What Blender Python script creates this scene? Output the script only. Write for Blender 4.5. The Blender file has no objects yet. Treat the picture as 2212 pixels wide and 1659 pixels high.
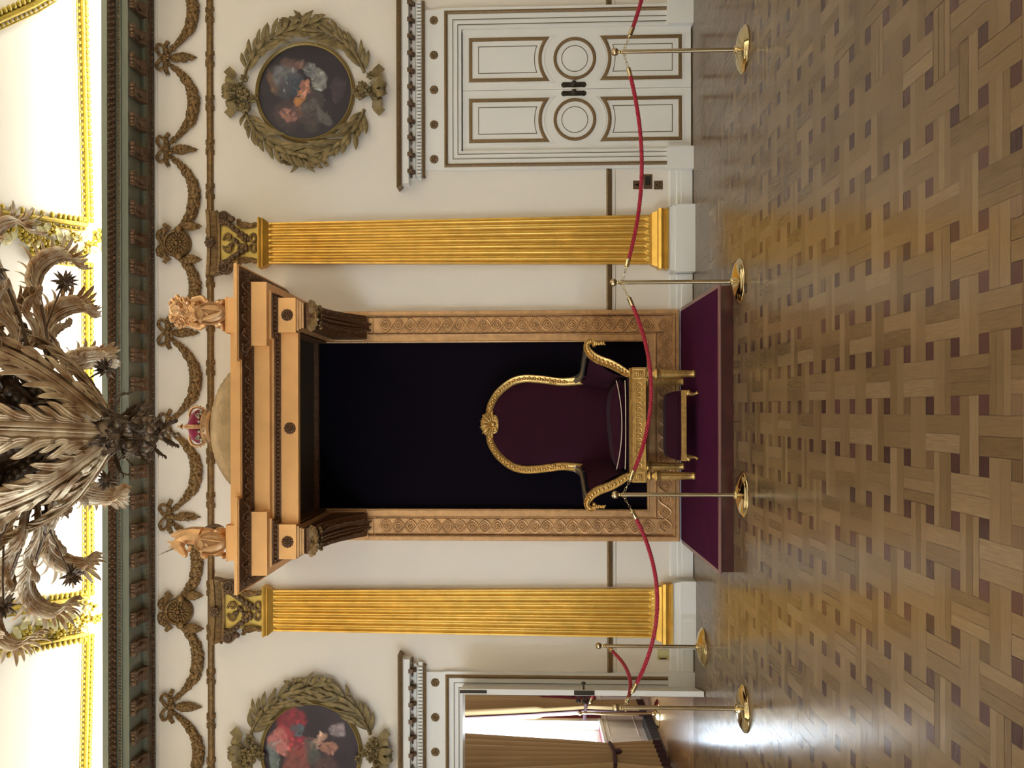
import bpy, bmesh, math, random
from mathutils import Vector, Matrix
from math import sin, cos, pi, sqrt, radians, atan2

# ------------------------------------------------------------------ camera, light, exposure
sc = bpy.context.scene
col = sc.collection
FPX, XP, YP, PITCH, ROLL, EYE = 2000.0, 1045.0, 885.0, 0.0425, 0.002, 1.64
D = 9.03                                   # the throne wall stands 9.03 m in front of the camera
_F = Vector((0, cos(PITCH), sin(PITCH)))
_U = Vector((0, -sin(PITCH), cos(PITCH)))
_R = Vector((1, 0, 0))
LX = (-_R * ROLL - _U).normalized()        # the photo lies on its side: its right is the room's down
LY = (_R - _U * ROLL).normalized()
cam_d = bpy.data.cameras.new('camera')
cam = bpy.data.objects.new('camera', cam_d)
col.objects.link(cam)
LZ = -_F
M = Matrix(((LX.x, LY.x, LZ.x, 0), (LX.y, LY.y, LZ.y, 0), (LX.z, LY.z, LZ.z, EYE), (0, 0, 0, 1)))
cam.matrix_world = M
cam_d.sensor_fit = 'HORIZONTAL'
cam_d.sensor_width = 36.0
cam_d.lens = 36.0 * FPX / 2212.0
cam_d.shift_x = (1106.0 - XP) / 2212.0
cam_d.shift_y = (YP - 829.5) / 2212.0
cam_d.clip_start = 0.05
sc.camera = cam
sc.view_settings.view_transform = 'Standard'
sc.view_settings.look = 'None'
sc.view_settings.gamma = 1.0
sc.view_settings.use_curve_mapping = False
sc.view_settings.exposure = 0.70

W = bpy.data.worlds.new('World')
sc.world = W
W.use_nodes = True
W.node_tree.nodes['Background'].inputs[0].default_value = (0.72, 0.85, 1.0, 1)
W.node_tree.nodes['Background'].inputs[1].default_value = 2.0

def area(name, loc, rot, sx, sy, power, color):
    l = bpy.data.lights.new(name, 'AREA')
    l.shape = 'RECTANGLE'; l.size = sx; l.size_y = sy; l.energy = power; l.color = color
    o = bpy.data.objects.new(name, l); col.objects.link(o)
    o.location = loc; o.rotation_euler = rot
    return o
WARM = (1.0, 0.945, 0.84)
DAY = (0.62, 0.78, 1.0)
# concealed cove lights lying on top of the cornices
area('cove_light', (0, 8.60, 5.575), (pi + 0.15, 0, 0), 9.8, 0.16, 75, WARM)
area('cove_light', (5.05, 3.0, 5.50), (pi, 0.25, 0), 0.14, 11.0, 90, WARM)
area('cove_light', (-5.05, 3.0, 5.50), (pi, -0.25, 0), 0.14, 11.0, 90, WARM)
area('cove_light', (0, -2.6, 5.50), (pi + 0.25, 0, 0), 9.8, 0.14, 150, WARM)
# daylight coming in through the tall windows in the left wall of both rooms
for wy, wp in ((0.0, 130), (3.0, 88), (6.0, 14)):
    area('window_daylight', (-5.26, wy, 2.1), (0, -pi / 2, 0), 2.9, 1.15, wp, DAY)
area('window_daylight', (-4.30, 11.55, 2.35), (0, -pi / 2, 0), 3.3, 1.2, 190, DAY)

pl = bpy.data.lights.new('next_room_fill', 'POINT'); pl.energy = 60; pl.color = WARM; pl.shadow_soft_size = 0.25  # warm fill added to brighten the curtains, no fitting belongs to it
po = bpy.data.objects.new('next_room_fill', pl); col.objects.link(po); po.location = (-1.2, 12.6, 3.6)

# ------------------------------------------------------------------ helpers
def at(x, y, Y):
    d = _F + LX * ((x - XP) / FPX) - LY * ((y - YP) / FPX)
    t = Y / d.y
    return Vector((d.x * t, Y, EYE + d.z * t))

def atz(x, y, Z):
    d = _F + LX * ((x - XP) / FPX) - LY * ((y - YP) / FPX)
    t = (Z - EYE) / d.z
    return Vector((d.x * t, d.y * t, Z))

def lin(r, g, b):
    f = lambda c: (c / 255.0) / 12.92 if c / 255.0 <= 0.04045 else ((c / 255.0 + 0.055) / 1.055) ** 2.4
    return (f(r), f(g), f(b), 1.0)

def ZM(z):
    # heights on the canopy, read off the photograph at the canopy's own distance
    return at(1130 - (z - EYE) * FPX / 7.6, 885, 7.6).z
def remap(o, base):
    for ch in o.children:
        if ch.type == 'MESH':
            me = ch.data
            for v in me.vertices: v.co.z = ZM(v.co.z + base) - base
        remap(ch, base)

def _ico():
    bm = bmesh.new(); bmesh.ops.create_icosphere(bm, subdivisions=2, radius=1.0)
    v = [p.co.copy() for p in bm.verts]; f = [tuple(q.index for q in p.verts) for p in bm.faces]
    bm.free(); return v, f
ICO_V, ICO_F = _ico()

class MB:
    def __init__(s):
        s.v = []; s.f = []
    def add(s, vs, fs):
        n = len(s.v)
        s.v.extend([Vector(p) for p in vs]); s.f.extend([tuple(i + n for i in q) for q in fs])
        return s
    def box(s, x0, x1, y0, y1, z0, z1):
        x0, x1 = min(x0, x1), max(x0, x1); y0, y1 = min(y0, y1), max(y0, y1); z0, z1 = min(z0, z1), max(z0, z1)
        vs = [(x, y, z) for z in (z0, z1) for y in (y0, y1) for x in (x0, x1)]
        return s.add(vs, [(0, 2, 3, 1), (4, 5, 7, 6), (0, 1, 5, 4), (2, 6, 7, 3), (0, 4, 6, 2), (1, 3, 7, 5)])
    def extr(s, poly, vec):
        n = len(poly); vec = Vector(vec)
        vs = [Vector(p) for p in poly] + [Vector(p) + vec for p in poly]
        fs = [tuple(range(n))[::-1], tuple(range(n, 2 * n))]
        fs += [(i, (i + 1) % n, n + (i + 1) % n, n + i) for i in range(n)]
        return s.add(vs, fs)
    def profx(s, prof, x0, x1):
        return s.extr([(x0, y, z) for y, z in prof], (x1 - x0, 0, 0))
    def blob(s, c, r, rot=None):
        if not hasattr(r, '__len__'): r = (r, r, r)
        c = Vector(c)
        if rot is None:
            vs = [Vector((p.x * r[0], p.y * r[1], p.z * r[2])) + c for p in ICO_V]
        else:
            vs = [rot @ Vector((p.x * r[0], p.y * r[1], p.z * r[2])) + c for p in ICO_V]
        return s.add(vs, ICO_F)
    def sweep(s, pts, prof, N, closed=False, caps=True):
        """mitred sweep along a planar path; prof = [(side, height)]; N = plane normal"""
        N = Vector(N).normalized(); pts = [Vector(p) for p in pts]; n = len(pts); m = len(prof); vs = []
        for i, p in enumerate(pts):
            if closed or 0 < i < n - 1:
                a = (p - pts[i - 1]).normalized(); b = (pts[(i + 1) % n] - p).normalized()
            elif i == 0: a = b = (pts[1] - p).normalized()
            else: a = b = (p - pts[-2]).normalized()
            sa = N.cross(a); sb = N.cross(b); sd = (sa + sb)
            sd = sd / max(1e-6, sd.length_squared) * 2 if sd.length > 1e-5 else sa
            if sd.length > 3: sd = sd.normalized() * 3
            for (u, h) in prof: vs.append(p + sd * u + N * h)
        fs = []
        K = n if closed else n - 1
        for i in range(K):
            for j in range(m):
                a = i * m + j; b = i * m + (j + 1) % m; c = ((i + 1) % n) * m + (j + 1) % m; d = ((i + 1) % n) * m + j
                fs.append((a, b, c, d))
        if not closed and caps:
            fs.append(tuple(range(m))[::-1]); fs.append(tuple(range((n - 1) * m, n * m)))
        return s.add(vs, fs)
    def tube(s, pts, r, n=8, closed=False, caps=True, flat=1.0, up=None):
        pts = [Vector(p) for p in pts]; K = len(pts)
        R = r if hasattr(r, '__len__') else [r] * K
        T = []
        for i in range(K):
            if closed: t = pts[(i + 1) % K] - pts[i - 1]
            else: t = pts[min(i + 1, K - 1)] - pts[max(i - 1, 0)]
            T.append(t.normalized() if t.length > 1e-9 else Vector((0, 0, 1)))
        u = Vector(up) if up else (Vector((0, 0, 1)) if abs(T[0].z) < 0.9 else Vector((1, 0, 0)))
        vs = []
        for i in range(K):
            u = (u - T[i] * u.dot(T[i])); u = u.normalized() if u.length > 1e-6 else T[i].orthogonal().normalized()
            w = T[i].cross(u)
            for k in range(n):
                a = 2 * pi * k / n
                vs.append(pts[i] + (u * cos(a) * flat + w * sin(a)) * R[i])
        fs = []
        for i in range(K if closed else K - 1):
            for k in range(n):
                a = i * n + k; b = i * n + (k + 1) % n; j = (i + 1) % K
                fs.append((a, b, j * n + (k + 1) % n, j * n + k))
        if not closed and caps:
            fs.append(tuple(range(n))[::-1]); fs.append(tuple(range((K - 1) * n, K * n)))
        return s.add(vs, fs)
    def lathe(s, prof, c, n=24, axis='z', closed=False):
        c = Vector(c); vs = []; m = len(prof)
        for k in range(n):
            a = 2 * pi * k / n
            for (r, h) in prof:
                if axis == 'z': vs.append(c + Vector((r * cos(a), r * sin(a), h)))
                else: vs.append(c + Vector((r * cos(a), -h, r * sin(a))))
        fs = []
        for k in range(n):
            for j in range(m if closed else m - 1):
                a = k * m + j; b = k * m + (j + 1) % m; c2 = ((k + 1) % n) * m + (j + 1) % m; d = ((k + 1) % n) * m + j
                fs.append((a, d, c2, b))
        return s.add(vs, fs)
    def grid(s, P):
        n = len(P); m = len(P[0])
        return s.add([q for row in P for q in row],
                     [(i * m + j, i * m + j + 1, (i + 1) * m + j + 1, (i + 1) * m + j) for i in range(n - 1) for j in range(m - 1)])
    def leaf(s, spine, side, Wd, lobes=5, cup=0.25, n=34, m=13, flute=0.10, env=None, lobe_amt=0.32, fwd=0.10, thick=0.0):
        sp = catmull(spine, n + 8); side = Vector(side); P = []
        K = len(sp) - 1
        def pos(t):
            t = max(0, min(0.9999, t)) * K; i = int(t); return sp[i].lerp(sp[min(i + 1, K)], t - i)
        for i in range(n + 1):
            t = i / n; row = []
            e = env(t) if env else (sin(pi * min(1, t * 0.93 + 0.05)) ** 0.55)
            ph = (t * lobes) % 1.0
            lob = 1 - lobe_amt + lobe_amt * sin(pi * ph) ** 0.5
            for j in range(m):
                q = -1 + 2 * j / (m - 1); w = Wd * e * (lob if abs(q) > 0.3 else (1 - lobe_amt * 0.6))
                tt = t + fwd * (abs(q) ** 1.3) * (0.35 + ph) * (1 - t * 0.6)
                c = pos(tt); d = (pos(tt + 0.02) - pos(tt - 0.02))
                d = d.normalized() if d.length > 1e-7 else Vector((0, 0, 1))
                S = (side - d * side.dot(d)).normalized(); Nn = d.cross(S)
                z = cup * q * q * w + flute * Wd * e * cos(q * pi * 4) * 0.5 + (0.12 * Wd * e if abs(q) < 0.1 else 0)
                row.append(c + S * (q * w) + Nn * z)
            P.append(row)
        s.grid(P)
        if thick:
            s.grid([[p + Vector((0, thick, 0)) for p in row][::-1] for row in P])
        return s
    def acanthus(s, spine, side, Wd, pairs=8, seed=1, cup=.25, tip=.9):
        rn = random.Random(seed); sp = catmull(spine, 60); side = Vector(side); K = 60
        s.leaf(spine, side, Wd * .55, pairs / 2, n=44, m=15, flute=.13, lobe_amt=.24, fwd=.08, cup=.28, env=lambda t: (.6 + .4 * sin(pi * t)) * (1 - .6 * max(0, t - .75) * 4))
        seg = sum((sp[i + 1] - sp[i]).length for i in range(K)) / pairs
        rnd_env = lambda t: (.55 + .45 * sin(pi * min(1, t * 1.1))) * (1 if t < .8 else max(.08, 1 - ((t - .8) / .2) ** 2) ** .5)
        for k in range(pairs + 1):
            t = .08 + .88 * k / pairs; i = min(K - 1, max(1, int(t * K))); d = (sp[i + 1] - sp[i - 1]).normalized()
            S = (side - d * side.dot(d)).normalized(); N = d.cross(S)
            e = (.45 + .55 * sin(pi * min(1, t * .85 + .12))); L = Wd * e * rn.uniform(.88, 1.12)
            b = radians(40 + 30 * t)
            for q in (-1, 1):
                dd = S * q * cos(b) + d * sin(b); Lq = L * rn.uniform(.9, 1.1)
                pts = [sp[i] + S * q * Wd * .30, sp[i] + dd * Lq * .55 + N * cup * Lq * .10, sp[i] + dd * Lq * .95 + N * cup * Lq * .55 + d * Lq * .06, sp[i] + dd * Lq * 1.12 + N * cup * Lq * 1.2 + d * Lq * .14]
                s.leaf(pts, dd.cross(N), Lq * .115, 1, n=9, m=7, flute=.20, lobe_amt=0, fwd=0, cup=.3, env=rnd_env)
        d = (sp[K] - sp[K - 2]).normalized(); S = (side - d * side.dot(d)).normalized(); N = d.cross(S)
        for q in range(-2, 3):
            dd = (d * cos(q * .42) + S * sin(q * .42)); L = Wd * .62 * tip * (1 - .08 * abs(q))
            s.leaf([sp[K - 4], sp[K - 2] + dd * L * .5, sp[K] + dd * L * .8 + N * cup * L * .3, sp[K] + dd * L + N * cup * L * .8], dd.cross(N), Wd * .15, 1, n=10, m=7, flute=.16, lobe_amt=0, fwd=0, cup=.3, env=rnd_env)
        return s
    def build(s, name, mat, parent=None, smooth=True, angle=38, tagd=None, world=True):
        me = bpy.data.meshes.new(name)
        off = Vector((0, 0, 0))
        if parent is not None:
            if world: off = wloc(parent)
        elif s.v:
            xs = [p.x for p in s.v]; ys = [p.y for p in s.v]; zs = [p.z for p in s.v]
            off = Vector(((min(xs) + max(xs)) / 2, (min(ys) + max(ys)) / 2, min(zs)))
        me.from_pydata([tuple(p - off) for p in s.v], [], s.f)
        me.validate(); me.update()
        if smooth:
            me.shade_smooth(); me.set_sharp_from_angle(angle=radians(angle))
        me.materials.append(mat)
        o = bpy.data.objects.new(name, me); col.objects.link(o)
        if parent is not None: o.parent = parent
        else: o.location = off
        if tagd: tag(o, *tagd)
        return o

def wloc(o):
    v = Vector(o.location)
    while o.parent: o = o.parent; v += o.location
    return v

def tag(o, label, cat, group=None):
    o['label'] = label; o['category'] = cat
    if group: o['group'] = group
    return o

def thing(name, label, cat, loc=(0, 0, 0), group=None):
    o = bpy.data.objects.new(name, None); col.objects.link(o); o.location = loc
    o.empty_display_size = 0.1
    return tag(o, label, cat, group)

def struct(o):
    o['kind'] = 'structure'; return o

def dup(root, loc=None, rotz=None, label=None, mirror=False, scale=None):
    def cp(o, par):
        c = o.copy(); col.objects.link(c)
        if par is not None: c.parent = par
        for ch in list(o.children): cp(ch, c)
        return c
    r = cp(root, None)
    if loc is not None: r.location = loc
    if rotz is not None: r.rotation_euler = (0, 0, rotz)
    if scale is not None: r.scale = scale
    if label: r['label'] = label
    return r

def catmull(pts, n):
    pts = [Vector(p) for p in pts]
    if len(pts) < 3: return [pts[0].lerp(pts[-1], i / n) for i in range(n + 1)]
    P = [pts[0] * 2 - pts[1]] + pts + [pts[-1] * 2 - pts[-2]]
    out = []; K = len(pts) - 1
    for i in range(n + 1):
        t = i / n * K; k = min(int(t), K - 1); u = t - k
        a, b, c, d = P[k], P[k + 1], P[k + 2], P[k + 3]
        out.append(0.5 * ((2 * b) + (c - a) * u + (2 * a - 5 * b + 4 * c - d) * u * u + (3 * b - a - 3 * c + d) * u ** 3))
    return out

# ------------------------------------------------------------------ materials
def mat(name, c, rough=0.5, metal=0.0, spec=None, bump=0.0, bscale=40.0, var=0.0, vscale=6.0, c2=None, coat=0.0, sheen=0.0, emit=None, es=1.0):
    m = bpy.data.materials.new(name); m.use_nodes = True
    nt = m.node_tree; b = nt.nodes['Principled BSDF']
    b.inputs['Roughness'].default_value = rough; b.inputs['Metallic'].default_value = metal
    if spec is not None: b.inputs['Specular IOR Level'].default_value = spec
    if coat: b.inputs['Coat Weight'].default_value = coat; b.inputs['Coat Roughness'].default_value = 0.08
    if sheen: b.inputs['Sheen Weight'].default_value = sheen; b.inputs['Sheen Roughness'].default_value = 0.4
    if emit: b.inputs['Emission Color'].default_value = emit; b.inputs['Emission Strength'].default_value = es
    b.inputs['Base Color'].default_value = c
    if var or bump:
        tc = nt.nodes.new('ShaderNodeTexCoord')
    if var:
        n = nt.nodes.new('ShaderNodeTexNoise'); n.inputs['Scale'].default_value = vscale; n.inputs['Detail'].default_value = 5
        nt.links.new(tc.outputs['Object'], n.inputs['Vector'])
        r = nt.nodes.new('ShaderNodeValToRGB'); r.color_ramp.elements[0].position = 0.35; r.color_ramp.elements[1].position = 0.68
        cc = c2 if c2 else tuple(x * (1 - var) for x in c[:3]) + (1,)
        r.color_ramp.elements[0].color = cc; r.color_ramp.elements[1].color = c
        nt.links.new(n.outputs['Fac'], r.inputs['Fac']); nt.links.new(r.outputs['Color'], b.inputs['Base Color'])
    if bump:
        n2 = nt.nodes.new('ShaderNodeTexNoise'); n2.inputs['Scale'].default_value = bscale; n2.inputs['Detail'].default_value = 4
        nt.links.new(tc.outputs['Object'], n2.inputs['Vector'])
        bp = nt.nodes.new('ShaderNodeBump'); bp.inputs['Strength'].default_value = bump; bp.inputs['Distance'].default_value = 0.01
        nt.links.new(n2.outputs['Fac'], bp.inputs['Height']); nt.links.new(bp.outputs['Normal'], b.inputs['Normal'])
    return m

M_WALL = mat('cream_wall_paint', lin(236, 226, 210), 0.62, bump=0.03, bscale=60, var=0.03, vscale=1.5)
M_WHITE = mat('white_joinery_paint', lin(232, 228, 218), 0.38)
M_CORN = mat('shade_toned_cornice_paint', lin(120, 123, 104), 0.6)  # shade on the white cornice is put into this grey-green colour
M_CEIL = mat('white_ceiling_plaster', lin(246, 242, 230), 0.8)
M_CGILT = mat('ceiling_gilding', lin(176, 150, 40), 0.5, 0.3, bump=0.3, bscale=70, var=0.35, vscale=40)
M_OLD = mat('aged_brown_gilding', lin(150, 116, 68), 0.46, 0.45, bump=0.35, bscale=90, var=0.45, vscale=30)
M_DARKG = mat('dark_bronzed_gilding', lin(126, 97, 68), 0.46, 0.4, bump=0.4, bscale=110, var=0.45, vscale=45)
M_LAUREL = mat('olive_gilded_laurel', lin(138, 118, 76), 0.45, 0.45, bump=0.25, bscale=60, var=0.4, vscale=16)
M_PIL = mat('bright_yellow_gilding', lin(232, 184, 84), 0.30, 0.6, bump=0.08, bscale=30, var=0.2, vscale=7)
M_BELL = mat('pale_yellow_gilding', lin(214, 184, 92), 0.45, 0.4)
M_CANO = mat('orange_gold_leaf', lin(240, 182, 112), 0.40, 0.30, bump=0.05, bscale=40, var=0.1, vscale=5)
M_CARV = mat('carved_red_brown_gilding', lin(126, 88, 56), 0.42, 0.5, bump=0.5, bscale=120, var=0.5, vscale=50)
M_FRAME = mat('copper_gold_leaf', lin(214, 166, 112), 0.38, 0.4, bump=0.1, bscale=50, var=0.25, vscale=14)
M_CHAIR = mat('burnished_gold', lin(226, 182, 104), 0.32, 0.7, bump=0.15, bscale=60, var=0.3, vscale=35)
M_BRASS = mat('polished_brass', lin(214, 196, 150), 0.10, 1.0)
M_BRASSM = mat('satin_brass', lin(196, 174, 134), 0.22, 1.0)
M_BLACK = mat('black_velvet', lin(15, 9, 18), 0.95, spec=.08, bump=0.06, bscale=200)
M_PURP = mat('deep_purple_velvet', lin(50, 13, 28), 0.8, spec=.12, sheen=0.03, bump=0.06, bscale=150, var=0.2, vscale=5)
M_CARPET = mat('purple_carpet', lin(74, 18, 52), 0.95, spec=.1, bump=0.4, bscale=400, var=0.18, vscale=3)
M_DAIS = mat('dark_mahogany', lin(70, 28, 22), 0.3, var=0.3, vscale=12, coat=0.15)
M_ROPE = mat('crimson_rope', lin(160, 12, 38), 0.6, sheen=0.15, bump=0.25, bscale=300)
M_RED = mat('crimson_crown_velvet', lin(150, 28, 62), 0.8, sheen=0.4, bump=0.1, bscale=120, var=0.3, vscale=20)
M_SILV = mat('worn_silver_gilt', lin(176, 166, 142), 0.28, 0.8, var=0.25, vscale=20)
M_PLUME = mat('lit_toned_plume_gilding', lin(250, 232, 196), 0.36, 0.2, bump=0.1, bscale=30, var=0.5, vscale=14, c2=lin(190, 146, 96))  # chandelier gilding lightened, the cove light on the plumes is in the colour
M_CHAND = mat('gilded_tole_leaf', lin(226, 200, 156), 0.36, 0.35, bump=0.1, bscale=30, var=0.4, vscale=9, c2=lin(150, 112, 72))
M_CHDK = mat('dark_bronze_foliage', lin(128, 104, 78), 0.36, 0.5, bump=0.4, bscale=60, var=0.5, vscale=20)
M_LINE = mat('grey_fine_line_paint', lin(110, 98, 76), 0.5)
M_DGILT = mat('door_gilt_moulding', lin(148, 118, 78), 0.45, 0.4, bump=0.3, bscale=160, var=0.45, vscale=90)
M_IRON = mat('blackened_door_metal', lin(66, 58, 48), 0.4, 0.7, bump=0.1, bscale=80)
M_SOCK = mat('brown_bronze_plate', lin(110, 88, 60), 0.35, 0.6)
M_BLK = mat('dark_socket_insert', lin(28, 22, 18), 0.5)
M_SOCKL = mat('pale_brass_plate', lin(200, 190, 130), 0.3, 0.5)
M_CURT = mat('tan_curtain_cloth', lin(176, 146, 98), 0.85, sheen=0.2, bump=0.1, bscale=200)
M_CURTD = mat('dark_plum_braid', lin(64, 36, 36), 0.8)
M_REDW = mat('crimson_wall_damask', lin(132, 44, 60), 0.8, var=0.3, vscale=6)
M_DGREY = mat('dark_slate_paint', lin(60, 64, 70), 0.5)
M_PIPE = mat('pale_piping_cord', lin(206, 186, 160), 0.6)
M_STAT = mat('statue_gilding', lin(226, 176, 122), 0.3, 0.75, bump=0.25, bscale=55, var=0.2, vscale=20)
M_DOME = mat('dull_gold_basketwork', lin(184, 152, 104), 0.5, 0.35, var=0.25, vscale=12)
# ------------------------------------------------------------------ floor: basket-weave parquet with dark squares
def build_floor():
    s = 0.0733; P3 = 3 * s; x0 = -0.024; y0 = 3.114
    rnd = random.Random(3)
    vs = []; fs = []; tone = []; dark = []; dr = []
    def quad(ax, ay, bx, by, t, dk, d):
        g = 0.0006 + (0.0011 if rnd.random() < 0.16 else 0)
        n = len(vs)
        vs.extend([(ax + g, ay + g, 0), (bx - g, ay + g, 0), (bx - g, by - g, 0), (ax + g, by - g, 0)])
        fs.append((n, n + 1, n + 2, n + 3)); tone.append(t); dark.append(dk); dr.append(d)
    XA, XB, YA, YB = -4.95, 4.95, 0.6, D
    def clipq(ax, ay, bx, by, t, dk, d):
        ax = max(ax, XA); bx = min(bx, XB); ay = max(ay, YA); by = min(by, YB)
        if bx - ax > 0.004 and by - ay > 0.004: quad(ax, ay, bx, by, t, dk, d)
    for i in range(int((XA - x0) / P3) - 2, int((XB - x0) / P3) + 2):
        for j in range(int((YA - y0) / P3) - 2, int((YB - y0) / P3) + 2):
            X = x0 + i * P3; Y = y0 + j * P3
            clipq(X, Y, X + s, Y + s, rnd.random(), 1.0 if rnd.random() < 0.82 else 0.35, 0)
            three = rnd.random() < 0.25
            k = 3 if three else 2
            if (i + j) % 2 == 0:      # planks run along X over this crossing
                for q in range(k):
                    clipq(X, Y + s + q * 2 * s / k, X + 4 * s, Y + s + (q + 1) * 2 * s / k, rnd.random(), 0, 0)
            else:
                for q in range(k):
                    clipq(X + s + q * 2 * s / k, Y, X + s + (q + 1) * 2 * s / k, Y + 4 * s, rnd.random(), 0, 1)
    me = bpy.data.meshes.new('floor'); me.from_pydata(vs, [], fs); me.update()
    for nm, arr in (('tone', tone), ('dark', dark), ('run', dr)):
        a = me.attributes.new(nm, 'FLOAT', 'FACE'); a.data.foreach_set('value', arr)
    m = bpy.data.materials.new('oiled_oak_parquet'); m.use_nodes = True; nt = m.node_tree; b = nt.nodes['Principled BSDF']
    L = nt.links.new
    def att(n):
        a = nt.nodes.new('ShaderNodeAttribute'); a.attribute_name = n; return a.outputs['Fac']
    tc = nt.nodes.new('ShaderNodeTexCoord')
    def grain(scale):
        mp = nt.nodes.new('ShaderNodeMapping'); mp.inputs['Scale'].default_value = scale; L(tc.outputs['Object'], mp.inputs['Vector'])
        n = nt.nodes.new('ShaderNodeTexNoise'); n.inputs['Scale'].default_value = 1; n.inputs['Detail'].default_value = 5
        L(mp.outputs['Vector'], n.inputs['Vector']); return n.outputs['Fac']
    gx = grain((9, 130, 1)); gy = grain((130, 9, 1))
    mix = nt.nodes.new('ShaderNodeMix'); L(att('run'), mix.inputs[0]); L(gx, mix.inputs[2]); L(gy, mix.inputs[3])
    # tone + grain
    ad = nt.nodes.new('ShaderNodeMath'); ad.operation = 'MULTIPLY_ADD'; ad.inputs[1].default_value = 0.55
    L(mix.outputs[0], ad.inputs[0]); 
    sb = nt.nodes.new('ShaderNodeMath'); sb.operation = 'MULTIPLY_ADD'; sb.inputs[1].default_value = 0.58; sb.inputs[2].default_value = -0.07
    L(att('tone'), sb.inputs[0]); L(sb.outputs[0], ad.inputs[2])
    r = nt.nodes.new('ShaderNodeValToRGB'); e = r.color_ramp.elements
    e[0].position = 0.0; e[0].color = lin(84, 63, 40); e[1].position = 1.0; e[1].color = lin(134, 112, 82)
    q = e.new(0.35); q.color = lin(106, 83, 55); q = e.new(0.7); q.color = lin(119, 95, 66)
    L(ad.outputs[0], r.inputs['Fac'])
    r2 = nt.nodes.new('ShaderNodeValToRGB'); e = r2.color_ramp.elements
    e[0].color = lin(56, 38, 33); e[1].color = lin(88, 58, 50); e[0].position = 0.1; e[1].position = 0.95
    L(ad.outputs[0], r2.inputs['Fac'])
    cm = nt.nodes.new('ShaderNodeMix'); cm.data_type = 'RGBA'; L(att('dark'), cm.inputs[0]); L(r.outputs[0], cm.inputs[6]); L(r2.outputs[0], cm.inputs[7])
    L(cm.outputs[2], b.inputs['Base Color'])
    # worn varnish: each plank has its own gloss and lies at a minutely different level
    rr = nt.nodes.new('ShaderNodeMath'); rr.operation = 'MULTIPLY_ADD'; rr.inputs[1].default_value = 0.10; rr.inputs[2].default_value = 0.15
    L(mix.outputs[0], rr.inputs[0]); L(rr.outputs[0], b.inputs['Roughness'])
    w = nt.nodes.new('ShaderNodeTexNoise'); w.inputs['Scale'].default_value = 7.0; w.inputs['Detail'].default_value = 2; L(tc.outputs['Object'], w.inputs['Vector'])
    ma = nt.nodes.new('ShaderNodeMath'); ma.operation = 'MULTIPLY_ADD'; ma.inputs[1].default_value = 0.10; L(mix.outputs[0], ma.inputs[0]); L(w.outputs['Fac'], ma.inputs[2])
    bp = nt.nodes.new('ShaderNodeBump'); bp.inputs['Strength'].default_value = 0.07; bp.inputs['Distance'].default_value = 0.02
    L(ma.outputs[0], bp.inputs['Height']); L(bp.outputs['Normal'], b.inputs['Normal'])
    b.inputs['Specular IOR Level'].default_value = 0.24
    me.materials.append(m)
    o = bpy.data.objects.new('floor', me); col.objects.link(o); struct(o)
    # the dark joint bed under the planks and the plain boards of the neighbouring room
    g = MB().box(-5.3, 5.3, -3.3, D, -0.2, -0.0015).build('floor_bed', mat('dark_joint_bed', lin(70, 46, 28), 0.6), smooth=False); struct(g)
    g['label'] = ''; del g['label']; g.name = 'floor.001'
    mb = MB(); r_ = random.Random(9)
    g = MB().box(-5.3, 5.3, D, 16.0, -0.2, 0.0).build('floor.002', mat('next_room_boards', lin(150, 112, 70), 0.24, bump=0.05, bscale=8, var=0.3, vscale=9), smooth=False); struct(g)
build_floor()

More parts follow.
